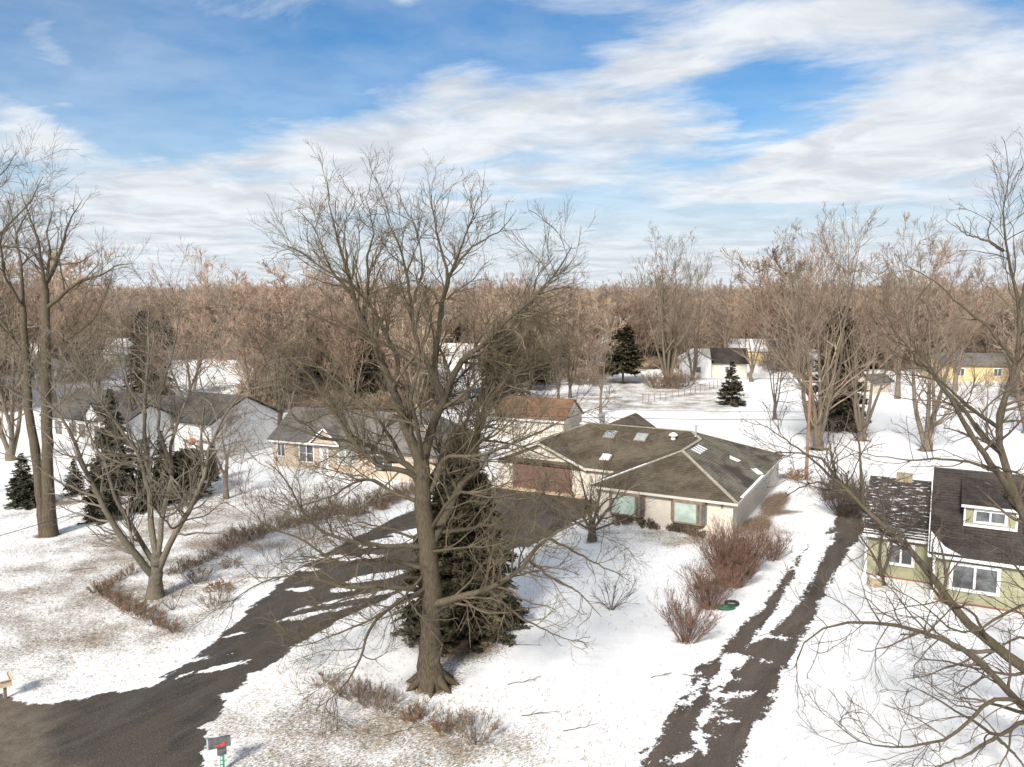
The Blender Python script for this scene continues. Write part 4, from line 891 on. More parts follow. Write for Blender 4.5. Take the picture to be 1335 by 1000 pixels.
# ---- tall double trunk tree at the left
traced_tree('double_trunk_tree', 'tall bare tree with two fused trunks at the left of the lawn', gp(62, 698), gp(62, 698)[1], [
    ([(66, 698), (64, 680), (62, 600), (60, 520), (60, 444), (59, 376)], [.60, .46, .41, .38, .36, .32, .25], .3, 14, 'trunk'),
    ([(58, 698), (55, 660), (48, 600), (38, 540), (34, 470), (30, 400)], [.45, .36, .32, .29, .26, .22], .26, 12, 'trunk'),
    ([(59, 385), (59, 370), (71, 351, .5), (84, 311, 1), (90, 268, 1.3), (102, 227, 1.6), (108, 210, 1.7)], .2, .02, 8),
    ([(59, 380), (50, 320, -.8), (46, 293, -1), (38, 252, -1.3), (30, 210, -1.5), (28, 185, -1.5)], .17, .018, 8),
    ([(62, 401), (87, 379, -.6), (107, 364, -1), (136, 358, -1.4), (152, 345, -1.6), (175, 343, -1.8)], .17, .018, 8),
    ([(31, 410), (28, 350, .6), (20, 300, 1), (34, 250, 1.4), (50, 200, 1.8)], .17, .018, 8),
    ([(34, 470), (10, 430, .8), (-20, 390, 1.4), (-40, 330, 1.8)], .16, .018, 8),
    ([(60, 470), (90, 440, 1.2), (120, 420, 2), (140, 380, 2.8), (150, 340, 3)], .12, .016, 7),
    ([(35, 520), (0, 500, -1), (-30, 470, -2), (-60, 450, -2.6)], .13, .016, 7),
    ([(61, 540), (85, 520, -1.6), (105, 480, -2.6), (110, 430, -3.2)], .1, .015, 7),
    ([(59, 376), (66, 330, 1.2), (60, 290, 2), (68, 250, 2.6), (64, 215, 2.8)], .13, .016, 7),
    ([(30, 400), (5, 360, -1), (0, 305, -2), (19, 274, -2.4), (40, 243, -2.6)], .12, .016, 7)],
    (M['oak'], M['oak_limb'], M['twig']), 31, 1.0, 1.9, (6, .45), (6, .5), tw=.009, thick=.9, topsq=.5, cap=3.4)
# ---- tree off the left edge, only its crown reaches in
traced_tree('edge_tree', 'bare tree reaching in from the left edge with its crown at the top left corner', (-47, 58), 58, [
    ([(-190, 690), (-188, 600), (-170, 500), (-150, 430)], [.6, .45, .4, .36], .3, 12, 'trunk'),
    ([(-150, 440), (-90, 380, .5), (-40, 340, 1), (0, 305, 1.2), (19, 274, 1.4), (40, 243, 1.5), (56, 196, 1.6)], .26, .02, 8),
    ([(-150, 430), (-100, 340, -1), (-60, 280, -1.5), (-20, 220, -2), (9, 181, -2), (18, 160, -2)], .24, .02, 8),
    ([(-150, 430), (-160, 330, 1), (-120, 250, 2), (-80, 200, 2)], .2, .02, 8),
    ([(-160, 480), (-80, 450, -1), (-20, 430, -2), (30, 440, -3)], .2, .02, 8)],
    (M['oak'], M['oak_limb'], M['twig']), 37, 1.1, 1.3, (4, .45), (5, .5), tw=.010, topsq=.7)
# ---- right foreground tree
RB = gp(1450, 975)
traced_tree('leaning_tree', 'great bare tree leaning in from the right edge in front of the green house', RB, RB[1], [
    ([(1450, 975), (1448, 955), (1440, 930), (1425, 910)], [.75, .52, .48, .45], .42, 14, 'trunk'),
    ([(1430, 915), (1400, 900), (1335, 872, .2), (1290, 838, .3), (1250, 800, .5), (1225, 765, .6), (1195, 725, .8), (1152, 685, 1), (1104, 640, 1.3), (1089, 621, 1.3), (1073, 592, 1.5), (1045, 590, 1.6), (1010, 590, 1.7)], .30, .02, 10),
    ([(1126, 662, 1.2), (1123, 624, .8), (1120, 576, .6), (1101, 552, .5)], .10, .015, 7),
    ([(1089, 621, 1.4), (1082, 581, 1.8), (1078, 548, 2)], .07, .012, 7),
    ([(1104, 640, 1.3), (1060, 600, .8), (1020, 570, .6), (985, 548, .4)], .08, .012, 7),
    ([(1100, 634, 1.3), (1062, 628, .4), (1035, 640, 0), (1005, 662, -.3)], .06, .012, 7),
    ([(1432, 918), (1385, 945, -1), (1335, 925, -1.5), (1307, 893, -1.8), (1276, 862, -2), (1247, 841, -2.1), (1221, 831, -2.2), (1172, 815, -2.3), (1140, 811, -2.4), (1104, 810, -2.5), (1057, 821, -2.6), (1044, 845, -2.7), (1036, 870, -2.8)], .22, .016, 9),
    ([(1380, 938, -1), (1325, 912, -2), (1289, 912, -2.3), (1265, 938, -2.6), (1234, 966, -2.8), (1182, 974, -3), (1146, 974, -3), (1112, 964, -3.1), (1086, 940, -3.2)], .12, .013, 8),
    ([(1380, 938, -1), (1335, 940, -1.8), (1299, 961, -2.2), (1276, 945, -2.4), (1224, 912, -2.6), (1180, 890, -2.8)], .12, .013, 8),
    ([(1299, 961, -2.2), (1260, 985, -2), (1220, 1000, -2), (1180, 1010, -2)], .08, .013, 7),
    ([(1299, 961, -2.2), (1330, 990, -2.5), (1340, 1020, -2.7)], .08, .013, 7),
    ([(1400, 898), (1335, 828, .8), (1312, 839, 1), (1276, 862, 1.2), (1240, 880, 1.3)], .10, .013, 8),
    ([(1400, 898), (1340, 785, -.6), (1299, 805, -.8), (1273, 826, -.9), (1239, 823, -1), (1221, 802, -1.1), (1182, 774, -1.3), (1150, 762, -1.4)], .10, .013, 8),
    ([(1290, 838, .3), (1270, 800, -.8), (1235, 782, -1.6), (1190, 790, -2.2), (1150, 800, -2.6)], .07, .012, 7),
    ([(1428, 912), (1400, 820, 1), (1360, 720, 2.5), (1328, 660, 3.2), (1314, 621, 3.6), (1302, 576, 4), (1298, 554, 4.2), (1311, 512, 4.4), (1325, 480, 4.5), (1331, 436, 4.6), (1328, 388, 4.7), (1315, 340, 4.8), (1308, 318, 4.8), (1312, 270, 4.9), (1302, 238, 5), (1315, 205, 5)], .30, .018, 10),
    ([(1308, 327, 4.8), (1289, 314, 4.5), (1260, 305, 4.2), (1244, 282, 4)], .08, .013, 7),
    ([(1330, 400, 4.6), (1345, 330, 4), (1340, 270, 3.6), (1330, 225, 3.4)], .10, .013, 7),
    ([(1320, 645, 3.3), (1300, 616, 3), (1276, 582, 2.5), (1260, 557, 2.3), (1240, 520, 2), (1225, 500, 1.8), (1200, 470, 1.5), (1165, 430, 1.2), (1147, 390, 1)], .17, .014, 8),
    ([(1305, 590, 3.9), (1281, 571, 4.2), (1260, 539, 4.6), (1235, 510, 5), (1215, 480, 5.2), (1185, 440, 5.4), (1178, 400, 5.5)], .13, .014, 8),
    ([(1300, 556, 4.2), (1284, 547, 3.6), (1258, 525, 3), (1230, 500, 2.6), (1190, 470, 2.2), (1160, 460, 2)], .11, .014, 8),
    ([(1325, 475, 4.5), (1289, 426, 5), (1244, 391, 5.5), (1222, 369, 5.8), (1180, 345, 6)], .10, .014, 7),
    ([(1315, 621, 3.6), (1260, 600, 3), (1220, 598, 2.6), (1190, 600, 2.2), (1150, 596, 2), (1120, 590, 1.8)], .09, .013, 7),
    ([(1299, 552, 4.2), (1320, 548, 4), (1350, 555, 3.8)], .08, .013, 7),
    ([(1400, 820, 1), (1340, 760, 0), (1310, 720, -.6), (1270, 700, -1), (1230, 690, -1.2)], .09, .013, 7)],
    (M['oak'], M['oak_limb'], M['dark_twig']), 41, .85, 1.7, (6.5, .45), (6, .5), tw=.0055, thick=.85, cap=2.8, topsq=.7)

# ---- generic bare trees
def make_tree(seed, h, spread, stems=3, fork=.22, r=.3, n1=9, n2=6, n3=5, vase=.35, tw=.02, up=.22, sides=(8, 5, 3, 3), mats=None, names=True, bend=.06, n4=0):
    rg = np.random.RandomState(seed); tr = []
    hb = h * fork
    P, R = resample([(0, 0, -.1), (.03 * h * rg.randn() * .3, .02 * h * rg.randn() * .3, hb * .5), (0, 0, hb)], np.array([r * 1.5, r * 1.02, r * .92]), 8); trunk = (P[None], R[None], sides[0])
    lead = []
    for i in range(stems):
        a = 2 * math.pi * (i + rg.rand() * .6) / stems; ou = spread * (.35 + .65 * rg.rand()) * (vase if stems > 1 else .1); top = h * (.8 + .2 * rg.rand())
        if i == 0: top = h
        s = np.array([0, 0, hb * (.35 + .6 * rg.rand() if fork > .1 else .1)])
        c, sn_ = math.cos(a), math.sin(a); pts = [s]
        for q in (.2, .45, .7, 1.0): pts.append(np.array([c * ou * q ** .8 + rg.randn() * h * .012, sn_ * ou * q ** .8 + rg.randn() * h * .012, s[2] + (top - s[2]) * q]))
        r0 = r * (.9 if stems == 1 else .62); P, R = resample(pts, np.array([r0, r0 * .72, r0 * .45, r0 * .2, .02]), 14); lead.append((P, R))
    P0 = np.stack([x[0] for x in lead]); R0 = np.stack([x[1] for x in lead])
    C1, r1 = grow(P0, R0, n1, spread / h * 1.05, 52, up, 8, .12, rg, .1, .5, .25, tw, .5)
    C2, r2 = grow(C1, r1, n2, .45, 45, up, 5, .18, rg, .12, .6, .4, tw, .3)
    C3, r3 = grow(C2, r2, n3, .5, 42, up, 3, .12, rg, .1, .7, .6, tw * .8, .3)
    tm = tube_mesh('trunk', [trunk, (P0, R0, max(4, sides[0] - 2))], mats[0])
    cm = tube_mesh('crown', [(C1, r1, sides[1]), (C2, np.maximum(r2, tw), sides[2]), (C3, np.clip(r3, tw * .6, tw * 1.2), sides[3])], mats[1], False)
    return tm, cm
def place_tree(name, label, meshes, x, y, s=1, rz=0, group=None, sz=None, mat=None):
    o = thing(name, label, 'tree', (x, y, 0), rz, group); o.scale = (s, s, sz or s)
    link('trunk', meshes[0], o); link('crown', meshes[1], o)
    return o
MID = {}
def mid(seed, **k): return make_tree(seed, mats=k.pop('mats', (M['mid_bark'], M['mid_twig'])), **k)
vaseA = mid(101, h=20, spread=7, stems=9, fork=.05, r=.42, n1=9, n2=6, n3=6, vase=.75, tw=.016, up=.35)
vaseB = mid(102, h=17, spread=6, stems=6, fork=.06, r=.36, n1=9, n2=6, n3=6, vase=.75, tw=.016, up=.35, mats=(M['mid_bark'], M['mid_twig']))
triA = mid(103, h=19, spread=7, stems=4, fork=.06, r=.40, n1=12, n2=6, n3=6, vase=.5, tw=.016, up=.3, mats=(M['mid_bark'], M['mid_twig']))
sngA = mid(104, h=15, spread=6, stems=3, fork=.25, r=.26, n1=12, n2=6, n3=6, vase=.45, tw=.015, up=.2)
sngB = mid(105, h=14, spread=6, stems=4, fork=.2, r=.24, n1=11, n2=6, n3=6, vase=.6, tw=.015, up=.15, mats=(M['dark_bark'], M['dark_twig']))
redA = mid(106, h=15, spread=6, stems=4, fork=.15, r=.26, n1=12, n2=7, n3=6, vase=.5, tw=.016, up=.3, mats=(M['mid_bark'], M['far_red']))
def mt(px, py, top, meshes, h0, label, name='bare_tree', rz=None, w=1, group=None):
    x, y = gp(px, py); H = height_at(y, top) * .93; s = H / h0
    o = place_tree(name, label, meshes, x, y, s * w, rz if rz is not None else (px * 7 % 6.28), group, s); return o
mt(1065, 587, 285, vaseA, 20, 'tall vase shaped bare tree of many stems beside the brown utility pole', w=1.05)
mt(1123, 574, 345, vaseB, 17, 'bare many stemmed tree just right of the dark evergreen on the rear lot')
mt(1207, 587, 300, triA, 19, 'tall bare tree with three parallel trunks on the snow behind the green house')
mt(871, 503, 305, vaseA, 20, 'tall vase shaped bare tree ringed by brush at its foot in the tan field', rz=2.2, w=.9)
mt(903, 497, 340, triA, 19, 'bare forked tree in front of the white cottage wing', rz=1.0, w=.85)
mt(783, 541, 415, sngA, 15, 'slim pale bare tree with twin stems behind the outbuilding', w=.8)
mt(1010, 546, 420, sngB, 14, 'small dark crowned bare tree right of the young spruce')
mt(1286, 571, 470, sngA, 15, 'slender bare tree on the snow behind the dormer of the green house', w=.8)
mt(1338, 565, 330, triA, 19, 'bare tree with thick trunk at the very right edge of the rear lot', rz=2)
mt(295, 650, 500, sngA, 15, 'slim bare tree with tan trunk on the open snow right of the rounded evergreen', rz=1.1, w=1.2)
mt(366, 560, 375, sngB, 14, 'dark bare tree standing at the left corner of the tan brick house', w=1.1)
mt(186, 600, 372, sngB, 14, 'thick dark forked bare tree directly in front of the white house', w=.9, rz=2)
mt(250, 560, 345, redA, 15, 'reddish bare tree behind the right end of the white house')
mt(332, 540, 395, redA, 15, 'reddish bare tree between the two left houses', rz=1.9)
mt(430, 520, 352, triA, 19, 'bare tree rising right behind the roof of the tan brick house', rz=2.8)
mt(512, 520, 380, redA, 15, 'reddish bare tree behind the hipped end of the tan brick house', rz=.4)
mt(728, 521, 418, sngB, 14, 'left one of two dark stemmed trees right behind the rust roof', rz=.3)
mt(743, 519, 400, sngB, 14, 'right one of two dark stemmed trees right behind the rust roof', rz=3.3)
mt(690, 515, 402, redA, 15, 'reddish bare tree behind the rust roofed outbuilding', rz=4.3)
mt(15, 600, 330, triA, 19, 'bare tree with forked trunk left behind the double trunk tree', rz=1)
mt(130, 520, 335, sngA, 15, 'bare tree rising behind the left part of the white house roof', rz=5)
mt(70, 530, 350, redA, 15, 'reddish bare tree behind the left end of the white house', rz=2)
mt(1170, 520, 300, sngA, 15, 'slim bare tree at the rear of the right lot beside the grey shed', rz=4, w=.8)
mt(1245, 510, 330, redA, 15, 'reddish bare tree at the back of the right lot', rz=4.4)
mt(980, 498, 370, redA, 15, 'reddish bare tree beside the white cottage gable', rz=3)
mt(1040, 492, 300, vaseB, 17, 'tall bare tree behind the young spruce lane near the small snowy outbuilding', rz=3)
mt(945, 478, 335, sngA, 15, 'bare tree directly behind the white cottage roof', rz=3.9)
mt(1090, 500, 330, redA, 15, 'reddish bare tree right behind the dark evergreen of the rear lot', rz=5.1)
mt(610, 520, 400, redA, 15, 'reddish bare tree on the snow right of the big trunk, beyond the blue tarp', rz=.1)

# ---- small ornamental tree in front of the house, saplings, small trees
def bush_mesh(name, seed, h, w_, stems, mat, tw=.008, lean=.6, n1=5, n2=4, basew=.25, upf=.2, sides=3, thick=.018):
    rg = np.random.RandomState(seed); a = rg.rand(stems) * 6.283; rr_ = np.sqrt(rg.rand(stems)); L = h * (.65 + .35 * rg.rand(stems)); K = 6
    P = np.zeros((stems, K, 3)); P[:, 0, 0] = np.cos(a) * rr_ * basew; P[:, 0, 1] = np.sin(a) * rr_ * basew; P[:, 0, 2] = -.03
    d = nrm(np.stack([np.cos(a) * rr_ * lean * w_ / h, np.sin(a) * rr_ * lean * w_ / h, np.ones(stems)], 1))
    for j in range(1, K): d = nrm(d + rg.randn(stems, 3) * .09 + np.array([0, 0, .05])); P[:, j] = P[:, j - 1] + d * (L / (K - 1))[:, None]
    R = np.full((stems, K), thick) * np.linspace(1, .4, K)[None]
    C1, r1 = grow(P, R, n1, .42, 32, upf, 5, .12, rg, .2, .7, .5, tw, .12); C2, r2 = grow(C1, r1, n2, .5, 34, upf, 3, .12, rg, .15, .8, .6, tw * .8, .08)
    return tube_mesh(name, [(P, R, 4), (C1, r1, 3), (C2, r2, 3)], mat, False)
ox, oy = gp(772, 705)
traced_tree('ornamental_tree', 'small dark bare tree with dense branches in front of the brick house wall', (ox, oy), oy, [
    ([(772, 706), (772, 695), (771, 682)], [.36, .26, .24], .22, 10, 'trunk'),
    ([(771, 690), (755, 668, .3), (745, 640, .5), (735, 612, .6)], .13, .02, 7), ([(771, 688), (765, 655, -.4), (758, 625, -.6), (752, 600, -.7)], .13, .02, 7),
    ([(772, 688), (780, 655, .4), (785, 625, .6), (790, 598, .7)], .13, .02, 7), ([(773, 690), (790, 668, -.3), (805, 645, -.5), (815, 620, -.6)], .12, .02, 7),
    ([(772, 692), (750, 680, -.6), (725, 672, -1), (705, 650, -1.2)], .10, .02, 7), ([(773, 692), (800, 682, .5), (825, 672, .9), (840, 655, 1)], .09, .02, 7), ([(771, 685), (770, 650, 1.2), (772, 620, 1.6)], .1, .02, 7)],
    (M['dark_bark'], M['dark_bark'], M['dark_twig']), 51, .5, 3.2, (7, .45), (5, .5), tw=.010, spread=.5, upf=.3)
gx0, gy0 = gp(1148, 762)
traced_tree('crooked_small_tree', 'small crooked mossy tree with upright stems against the green house wall', (gx0, gy0), gy0, [
    ([(1150, 765), (1149, 756), (1148, 748)], [.26, .19, .17], .16, 10, 'trunk'),
    ([(1148, 752), (1147, 720, .1), (1150, 690, .2), (1140, 660, .2), (1128, 630, .2)], .10, .02, 7), ([(1149, 752), (1160, 725, -.2), (1164, 700, -.3), (1180, 670, -.4), (1195, 645, -.5)], .10, .02, 7),
    ([(1147, 740), (1135, 718, -.3), (1122, 700, -.5), (1112, 680, -.6)], .08, .02, 7), ([(1164, 705, -.3), (1185, 690, -.6), (1205, 668, -.8), (1218, 648, -1)], .06, .015, 6), ([(1150, 700), (1160, 670, .6), (1165, 640, .9)], .06, .015, 6)],
    (M['oak'], M['oak_limb'], M['dark_twig']), 52, .4, 2.8, (6, .45), (5, .5), tw=.007, spread=.4, upf=.25)
def single(name, label, px, py, mesh, cat, part='stems', extra=None, group=None, s=1, rz=0):
    x, y = gp(px, py); o = thing(name, label, cat, (x, y, 0), rz, group); o.scale = (s, s, s); link(part, mesh, o)
    if extra: extra(o)
    return o
sap = bush_mesh('stems', 61, 2.3, 2.2, 9, M['dark_twig'], .007, 1.1, 7, 4, .06, .15, thick=.022)
single('sapling', 'dark leafless sapling on the open snow left of the red brown bushes', 797, 795, sap, 'sapling')
sap2 = bush_mesh('stems', 62, 1.7, 2.0, 5, M['dark_twig'], .006, 1.1, 4, 2, .05, .1, thick=.018)
single('sapling', 'thin curved sapling beside the trunk inside the L-shaped hedge', 226, 795, sap2, 'sapling')

# ---- red brown bushes by the lane
def rb(seed, h, w_, st): return bush_mesh('stems', seed, h * .95, w_ * .8, st, M['shrub'], .0065, .95, 6, 4, .38, .25, thick=.016)
for (px, py, h, w_, st, lab, sd) in [
    (895, 836, 2.5, 2.6, 55, 'front red brown bush, the one nearest the camera in the row along the lane', 71),
    (925, 792, 2.6, 3.0, 85, 'second red brown bush from the front of the row, beside the green hose', 72),
    (945, 757, 3.5, 3.6, 120, 'tallest red brown bush in the middle of the row beside the lane', 73),
    (958, 765, 2.4, 2.6, 70, 'low dense red brown bush pressed against the right side of the tallest one', 76),
    (975, 745, 3.0, 2.8, 80, 'rear red brown bush at the house end of the row', 74),
    (1006, 730, 1.9, 2.0, 45, 'lone small brown bush between the row and the lane', 75)]:
    single('leafless_bush', lab, px, py, rb(sd, h, w_, st), 'bush', group='red brown bushes along the lane')
# ---- leaf helper and low hedges
def leaf_mesh(name, pts, size, mat, seed, nleaf):
    rg = np.random.RandomState(seed); c = pts[rg.randint(len(pts), size=nleaf)] + rg.randn(nleaf, 3) * size * .5
    a = nrm(rg.randn(nleaf, 3)); b = nrm(np.cross(a, rg.randn(nleaf, 3))); s = size * (.5 + rg.rand(nleaf, 1))
    V = np.stack([c - a * s * .5, c + b * s * .35, c + a * s * .5, c - b * s * .35], 1).reshape(-1, 3)
    return mesh_np(name, V, np.arange(len(V)).reshape(-1, 4), mat)
def bushlet(seed, h, w_, stems, leaves, mat=None, lm=None):
    st = bush_mesh('stems', seed, h, w_, stems, mat or M['hedge'], .006, 1.0, 5, 3, w_ * .3, .2, thick=.010)
    co = np.empty(len(st.vertices) * 3, np.float32); st.vertices.foreach_get('co', co); co = co.reshape(-1, 3)
    lf = leaf_mesh('leaves', co[(co[:, 2] > .05) & (co[:, 2] < h * .8)], .055, lm or M['dry_leaf'], seed, leaves) if leaves else None
    return st, lf
hb = [bushlet(80 + i, .62 + .12 * i, .9, 26, 130) for i in range(3)]
hb2 = [bushlet(90 + i, .95 + .12 * i, 1.2, 34, 60) for i in range(3)]
hl = [bushlet(96 + i, .5, .8, 24, 420) for i in range(2)]
def place_bushlet(name, label, x, y, m, rz, s, group):
    o = thing(name, label, 'shrub', (x, y, 0), rz, group); o.scale = (s, s, s); link('stems', m[0], o)
    if m[1]: link('leaves', m[1], o)
    return o
rnd = random.Random(4)
def hedge_line(pts, step, pool, name, label, group, jit=.15, smin=.8, smax=1.2, skip=.16):
    smin, smax = smin * .6, smax * .9
    P = G(pts); acc_ = 0
    for a, b in zip(P[:-1], P[1:]):
        L = math.dist(a, b); n = max(1, int(L / step))
        for i in range(n):
            if rnd.random() < skip: continue
            f = (i + .5) / n; x = a[0] + (b[0] - a[0]) * f + rnd.uniform(-jit, jit); y = a[1] + (b[1] - a[1]) * f + rnd.uniform(-jit, jit)
            place_bushlet(name, label, x, y, rnd.choice(pool), rnd.uniform(0, 6.3), rnd.uniform(smin, smax), group)
hedge_line([(236, 826), (210, 815), (185, 803), (160, 790), (140, 778), (132, 770), (150, 758), (178, 748)], .55, hb + hl, 'hedge_shrub', 'low brown leafed shrub in the front arm of the L-shaped hedge round the pale maple', 'low shrubs of the L-shaped hedge', .14, 1.1, 1.3, .03)
hedge_line([(218, 752), (250, 740), (262, 732)], .6, hb + hl, 'hedge_shrub', 'low brown shrub in the hedge right behind the pale maple trunk', 'low shrubs behind the maple trunk', .15, 1.1, 1.4, 0)
hedge_line([(262, 735), (300, 712), (340, 700), (400, 680), (450, 668), (500, 655), (548, 640)], .62, hb2, 'hedge_shrub', 'twiggy shrub in the long hedge beside the upper driveway', 'shrubs of the long driveway hedge', .22, .85, 1.35)
hedge_line([(450, 676), (500, 662), (530, 650)], .5, hb2 + hl, 'hedge_shrub', 'reddish leafed shrub in the dense end of the driveway hedge', 'dense shrubs at the house end of the driveway hedge', .3, .9, 1.3)
for (px, py, m, s, lab) in [(259, 760, hb[1], 1.3, 'brown shrub left of the three between the maple and the driveway'), (280, 792, hb2[0], 1.0, 'lowest of the brown shrubs between the maple and the driveway'), (287, 770, hl[0], 1.4, 'leafy tan shrub between the maple and the driveway'), (303, 740, hb[0], 1.2, 'small shrub just above the driveway edge right of the maple'),
                           (425, 893, hb[0], 1.0, 'small lone shrub at the left start of the row below the big tree')]:
    x, y = gp(px, py); place_bushlet('hedge_shrub', lab, x, y, m, px, s, None)
for (px, py, m, s, lab) in [(452, 905, hb2[0], .8, 'first twiggy shrub of the row below the big tree'), (466, 912, hb2[1], .85, 'second twiggy shrub of the row below the big tree'), (485, 920, hb2[2], .9, 'third twiggy shrub, in the thick clump below the big tree'), (503, 926, hb2[1], .9, 'fourth twiggy shrub, at the right end of the clump below the big tree'),
                            (533, 936, hl[1], 1.0, 'dark leafy shrub in the gap below the flared trunk'), (551, 940, hb2[0], .9, 'twiggy shrub directly below the flared trunk'), (577, 952, hl[0], .95, 'dark round shrub right of the one below the trunk'), (592, 955, hb2[2], .85, 'upright twiggy shrub, second from the right end of the row'), (620, 966, hb2[1], 1.0, 'open twiggy shrub with brown foot at the right end of the row')]:
    x, y = gp(px, py); place_bushlet('twiggy_shrub', lab, x, y, m, px, s, 'shrubs in the row below the big tree')
# foundation shrubs
M['boxwood'] = pbsdf('dark_evergreen_leaves', noisy((.03, .03, .018), (.075, .07, .04), 5), .9, None, .1)
fb = bushlet(99, .55, .8, 30, 700, lm=M['boxwood'])
for (px, py, s, lab) in [(841, 687, 1.1, 'dark rounded foundation shrub under the wall between the two bay windows'), (853, 690, .7, 'tiny foundation shrub right of the dark rounded one'), (876, 692, .7, 'left shrub of the pair below the right bay window'), (884, 693, .85, 'right shrub of the pair below the right bay window'), (898, 696, .85, 'brownish foundation shrub at the right side of the bay window'), (911, 700, .85, 'last dark foundation shrub before the house corner'), (812, 683, 1.3, 'spreading foundation shrub under the left bay window')]:
    x, y = gp(px, py); place_bushlet('foundation_shrub', lab, x, y, fb, px, s * 1.2, None)

# ------------------------------------------------------------------ conifers
def conifer(seed, h, rbase, nb, sprays, mat, zlow=.04, prof=.85, droop=.25, size=.26, shape='cone', width=.05):
    rg = np.random.RandomState(seed); u = rg.rand(nb) ** .8
    z = h * (zlow + (1 - zlow) * (1 - (1 - u) if False else u)) * .985; f = 1 - z / h
    if shape == 'cone': r = rbase * f ** prof
    elif shape == 'dome': r = rbase * np.sqrt(np.clip(1 - (z / h) ** 2.2, 0, 1))
    else: r = rbase * np.clip(np.minimum((z / h) * 4 + .5, 1), 0, 1) * f ** .45
    r = r * (.72 + .4 * rg.rand(nb)) + .06
    a = rg.rand(nb) * 6.283; K = 5; P = np.zeros((nb, K, 3)); s = np.linspace(0, 1, K)
    up = (.45 * (z / h) - droop * .4)[:, None]
    P[:, :, 0] = np.cos(a)[:, None] * r[:, None] * s; P[:, :, 1] = np.sin(a)[:, None] * r[:, None] * s
    P[:, :, 2] = np.maximum(z[:, None] + r[:, None] * (up * s - droop * s ** 2 + .12 * s ** 4), .06)
    P[:, 1:] += rg.randn(nb, K - 1, 3) * r[:, None, None] * .035
    R = .03 * np.linspace(1, .25, K)[None] * (.5 + r[:, None] / rbase)
    TP = np.array([[[0, 0, -.1], [0, 0, h * .5], [0, 0, h * .98]]]); TR = np.array([[h * .017, h * .010, .015]])
    tm = tube_mesh('trunk', [(TP, TR, 8), (P, R, 3)], M['dark_bark'])
    # sprays
    w8 = r / r.sum(); par = rg.choice(nb, size=sprays, p=w8); tt = rg.rand(sprays) ** .62; fi = tt * (K - 1); i0 = np.minimum(fi.astype(int), K - 2); fr = (fi - i0)[:, None]
    A = P[par, i0]; B_ = P[par, i0 + 1]; c = A + (B_ - A) * fr; tan = nrm(B_ - A)
    side = nrm(np.cross(tan, np.array([0, 0, 1.]))) * np.where(rg.rand(sprays, 1) > .5, 1, -1)
    L = size * (1.7 - 1.0 * tt[:, None]) * (.6 + .8 * rg.rand(sprays, 1)) * np.clip(r[par][:, None] / 1.2, .5, 1.3)
    d = nrm(tan * .9 + side * (.25 + rg.rand(sprays, 1)) + rg.randn(sprays, 3) * .25 + np.array([0, 0, -.08])); wv = nrm(np.cross(d, rg.randn(sprays, 3) * .6 + np.array([0, 0, 1.]))) * width * (.6 + .8 * rg.rand(sprays, 1))
    V = np.stack([c, c + d * L * .5 + wv, c + d * L, c + d * L * .5 - wv], 1)
    d2 = nrm(d + side * .8 + rg.randn(sprays, 3) * .3); V2 = np.stack([c + d * L * .3, c + d * L * .4 + d2 * L * .35 + wv * .8, c + d * L * .3 + d2 * L * .75, c + d * L * .4 + d2 * L * .35 - wv * .8], 1)
    V = np.concatenate([V, V2]).reshape(-1, 3); V[:, 2] = np.maximum(V[:, 2], .02)
    fm = mesh_np('foliage', V, np.arange(len(V)).reshape(-1, 4), mat)
    return tm, fm
def put_conifer(name, label, meshes, x, y, s=1, sz=None, rz=0, group=None):
    o = thing(name, label, 'tree', (x, y, 0), rz, group); o.scale = (s, s, sz or s); link('trunk', meshes[0], o); link('foliage', meshes[1], o); return o
cx, cy = gp(603, 822)
big_con = conifer(201, 9.2, 3.35, 900, 42000, M['needle_olive'], .01, .72, .30, .30, 'cone', .055)
put_conifer('big_spruce', 'large dense dark spruce right behind the trunk of the big tree', big_con, cx, cy + .6, 1, 1.08)
spA = conifer(202, 6, 2.1, 260, 11000, M['needle'], .03, .8, .3, .3, 'cone', .05)
spB = conifer(203, 8, 2.4, 320, 13000, M['needle'], .02, .85, .3, .34, 'cone', .06)
domeA = conifer(204, 5, 2.1, 420, 15000, M['needle_olive'], .02, .8, .1, .26, 'dome', .05)
cedar = conifer(205, 11, 4.2, 420, 15000, M['needle_olive'], .16, .8, .18, .5, 'cone', .10)
darkc = conifer(206, 13, 3.4, 420, 16000, M['needle_tan'], .04, .75, .3, .5, 'col', .09)
young = conifer(207, 6, 2.0, 170, 7000, M['needle_olive'], .04, .95, .22, .34, 'cone', .06)
def pc(px, py, top, m, h0, label, name='spruce_tree', wf=1, rz=0, group=None):
    x, y = gp(px, py); s = height_at(y, top) / h0; return put_conifer(name, label, m, x, y, s * wf, s, rz, group)
pc(32, 660, 590, spA, 6, 'dark spruce at the left edge behind the double trunk tree', rz=1)
pc(98, 645, 598, spA, 6, 'small dark spruce between the double trunk and the tall middle spruce', rz=2, wf=.95)
pc(136, 677, 590, spA, 6, 'dark spruce standing nearest the camera in the left group', rz=3, wf=.9)
pc(150, 640, 505, spB, 8, 'tallest dark spruce in front of the white house', rz=.5, wf=.85)
pc(190, 663, 592, spA, 6, 'dark bushy spruce directly behind the stems of the pale maple', rz=4, wf=1)
pc(214, 655, 560, spA, 6, 'narrow dark spruce beside the snow topped bench', rz=5, wf=.6)
pc(246, 647, 586, domeA, 5, 'broad rounded dark evergreen shrub right of the maple stems', name='round_evergreen', wf=1.1)
pc(277, 627, 580, darkc, 13, 'narrow upright evergreen behind the rounded one', name='columnar_evergreen', wf=.8)
pc(953, 529, 470, young, 6, 'young open spruce alone on the snowy rear lot', wf=1.05, name='young_spruce')
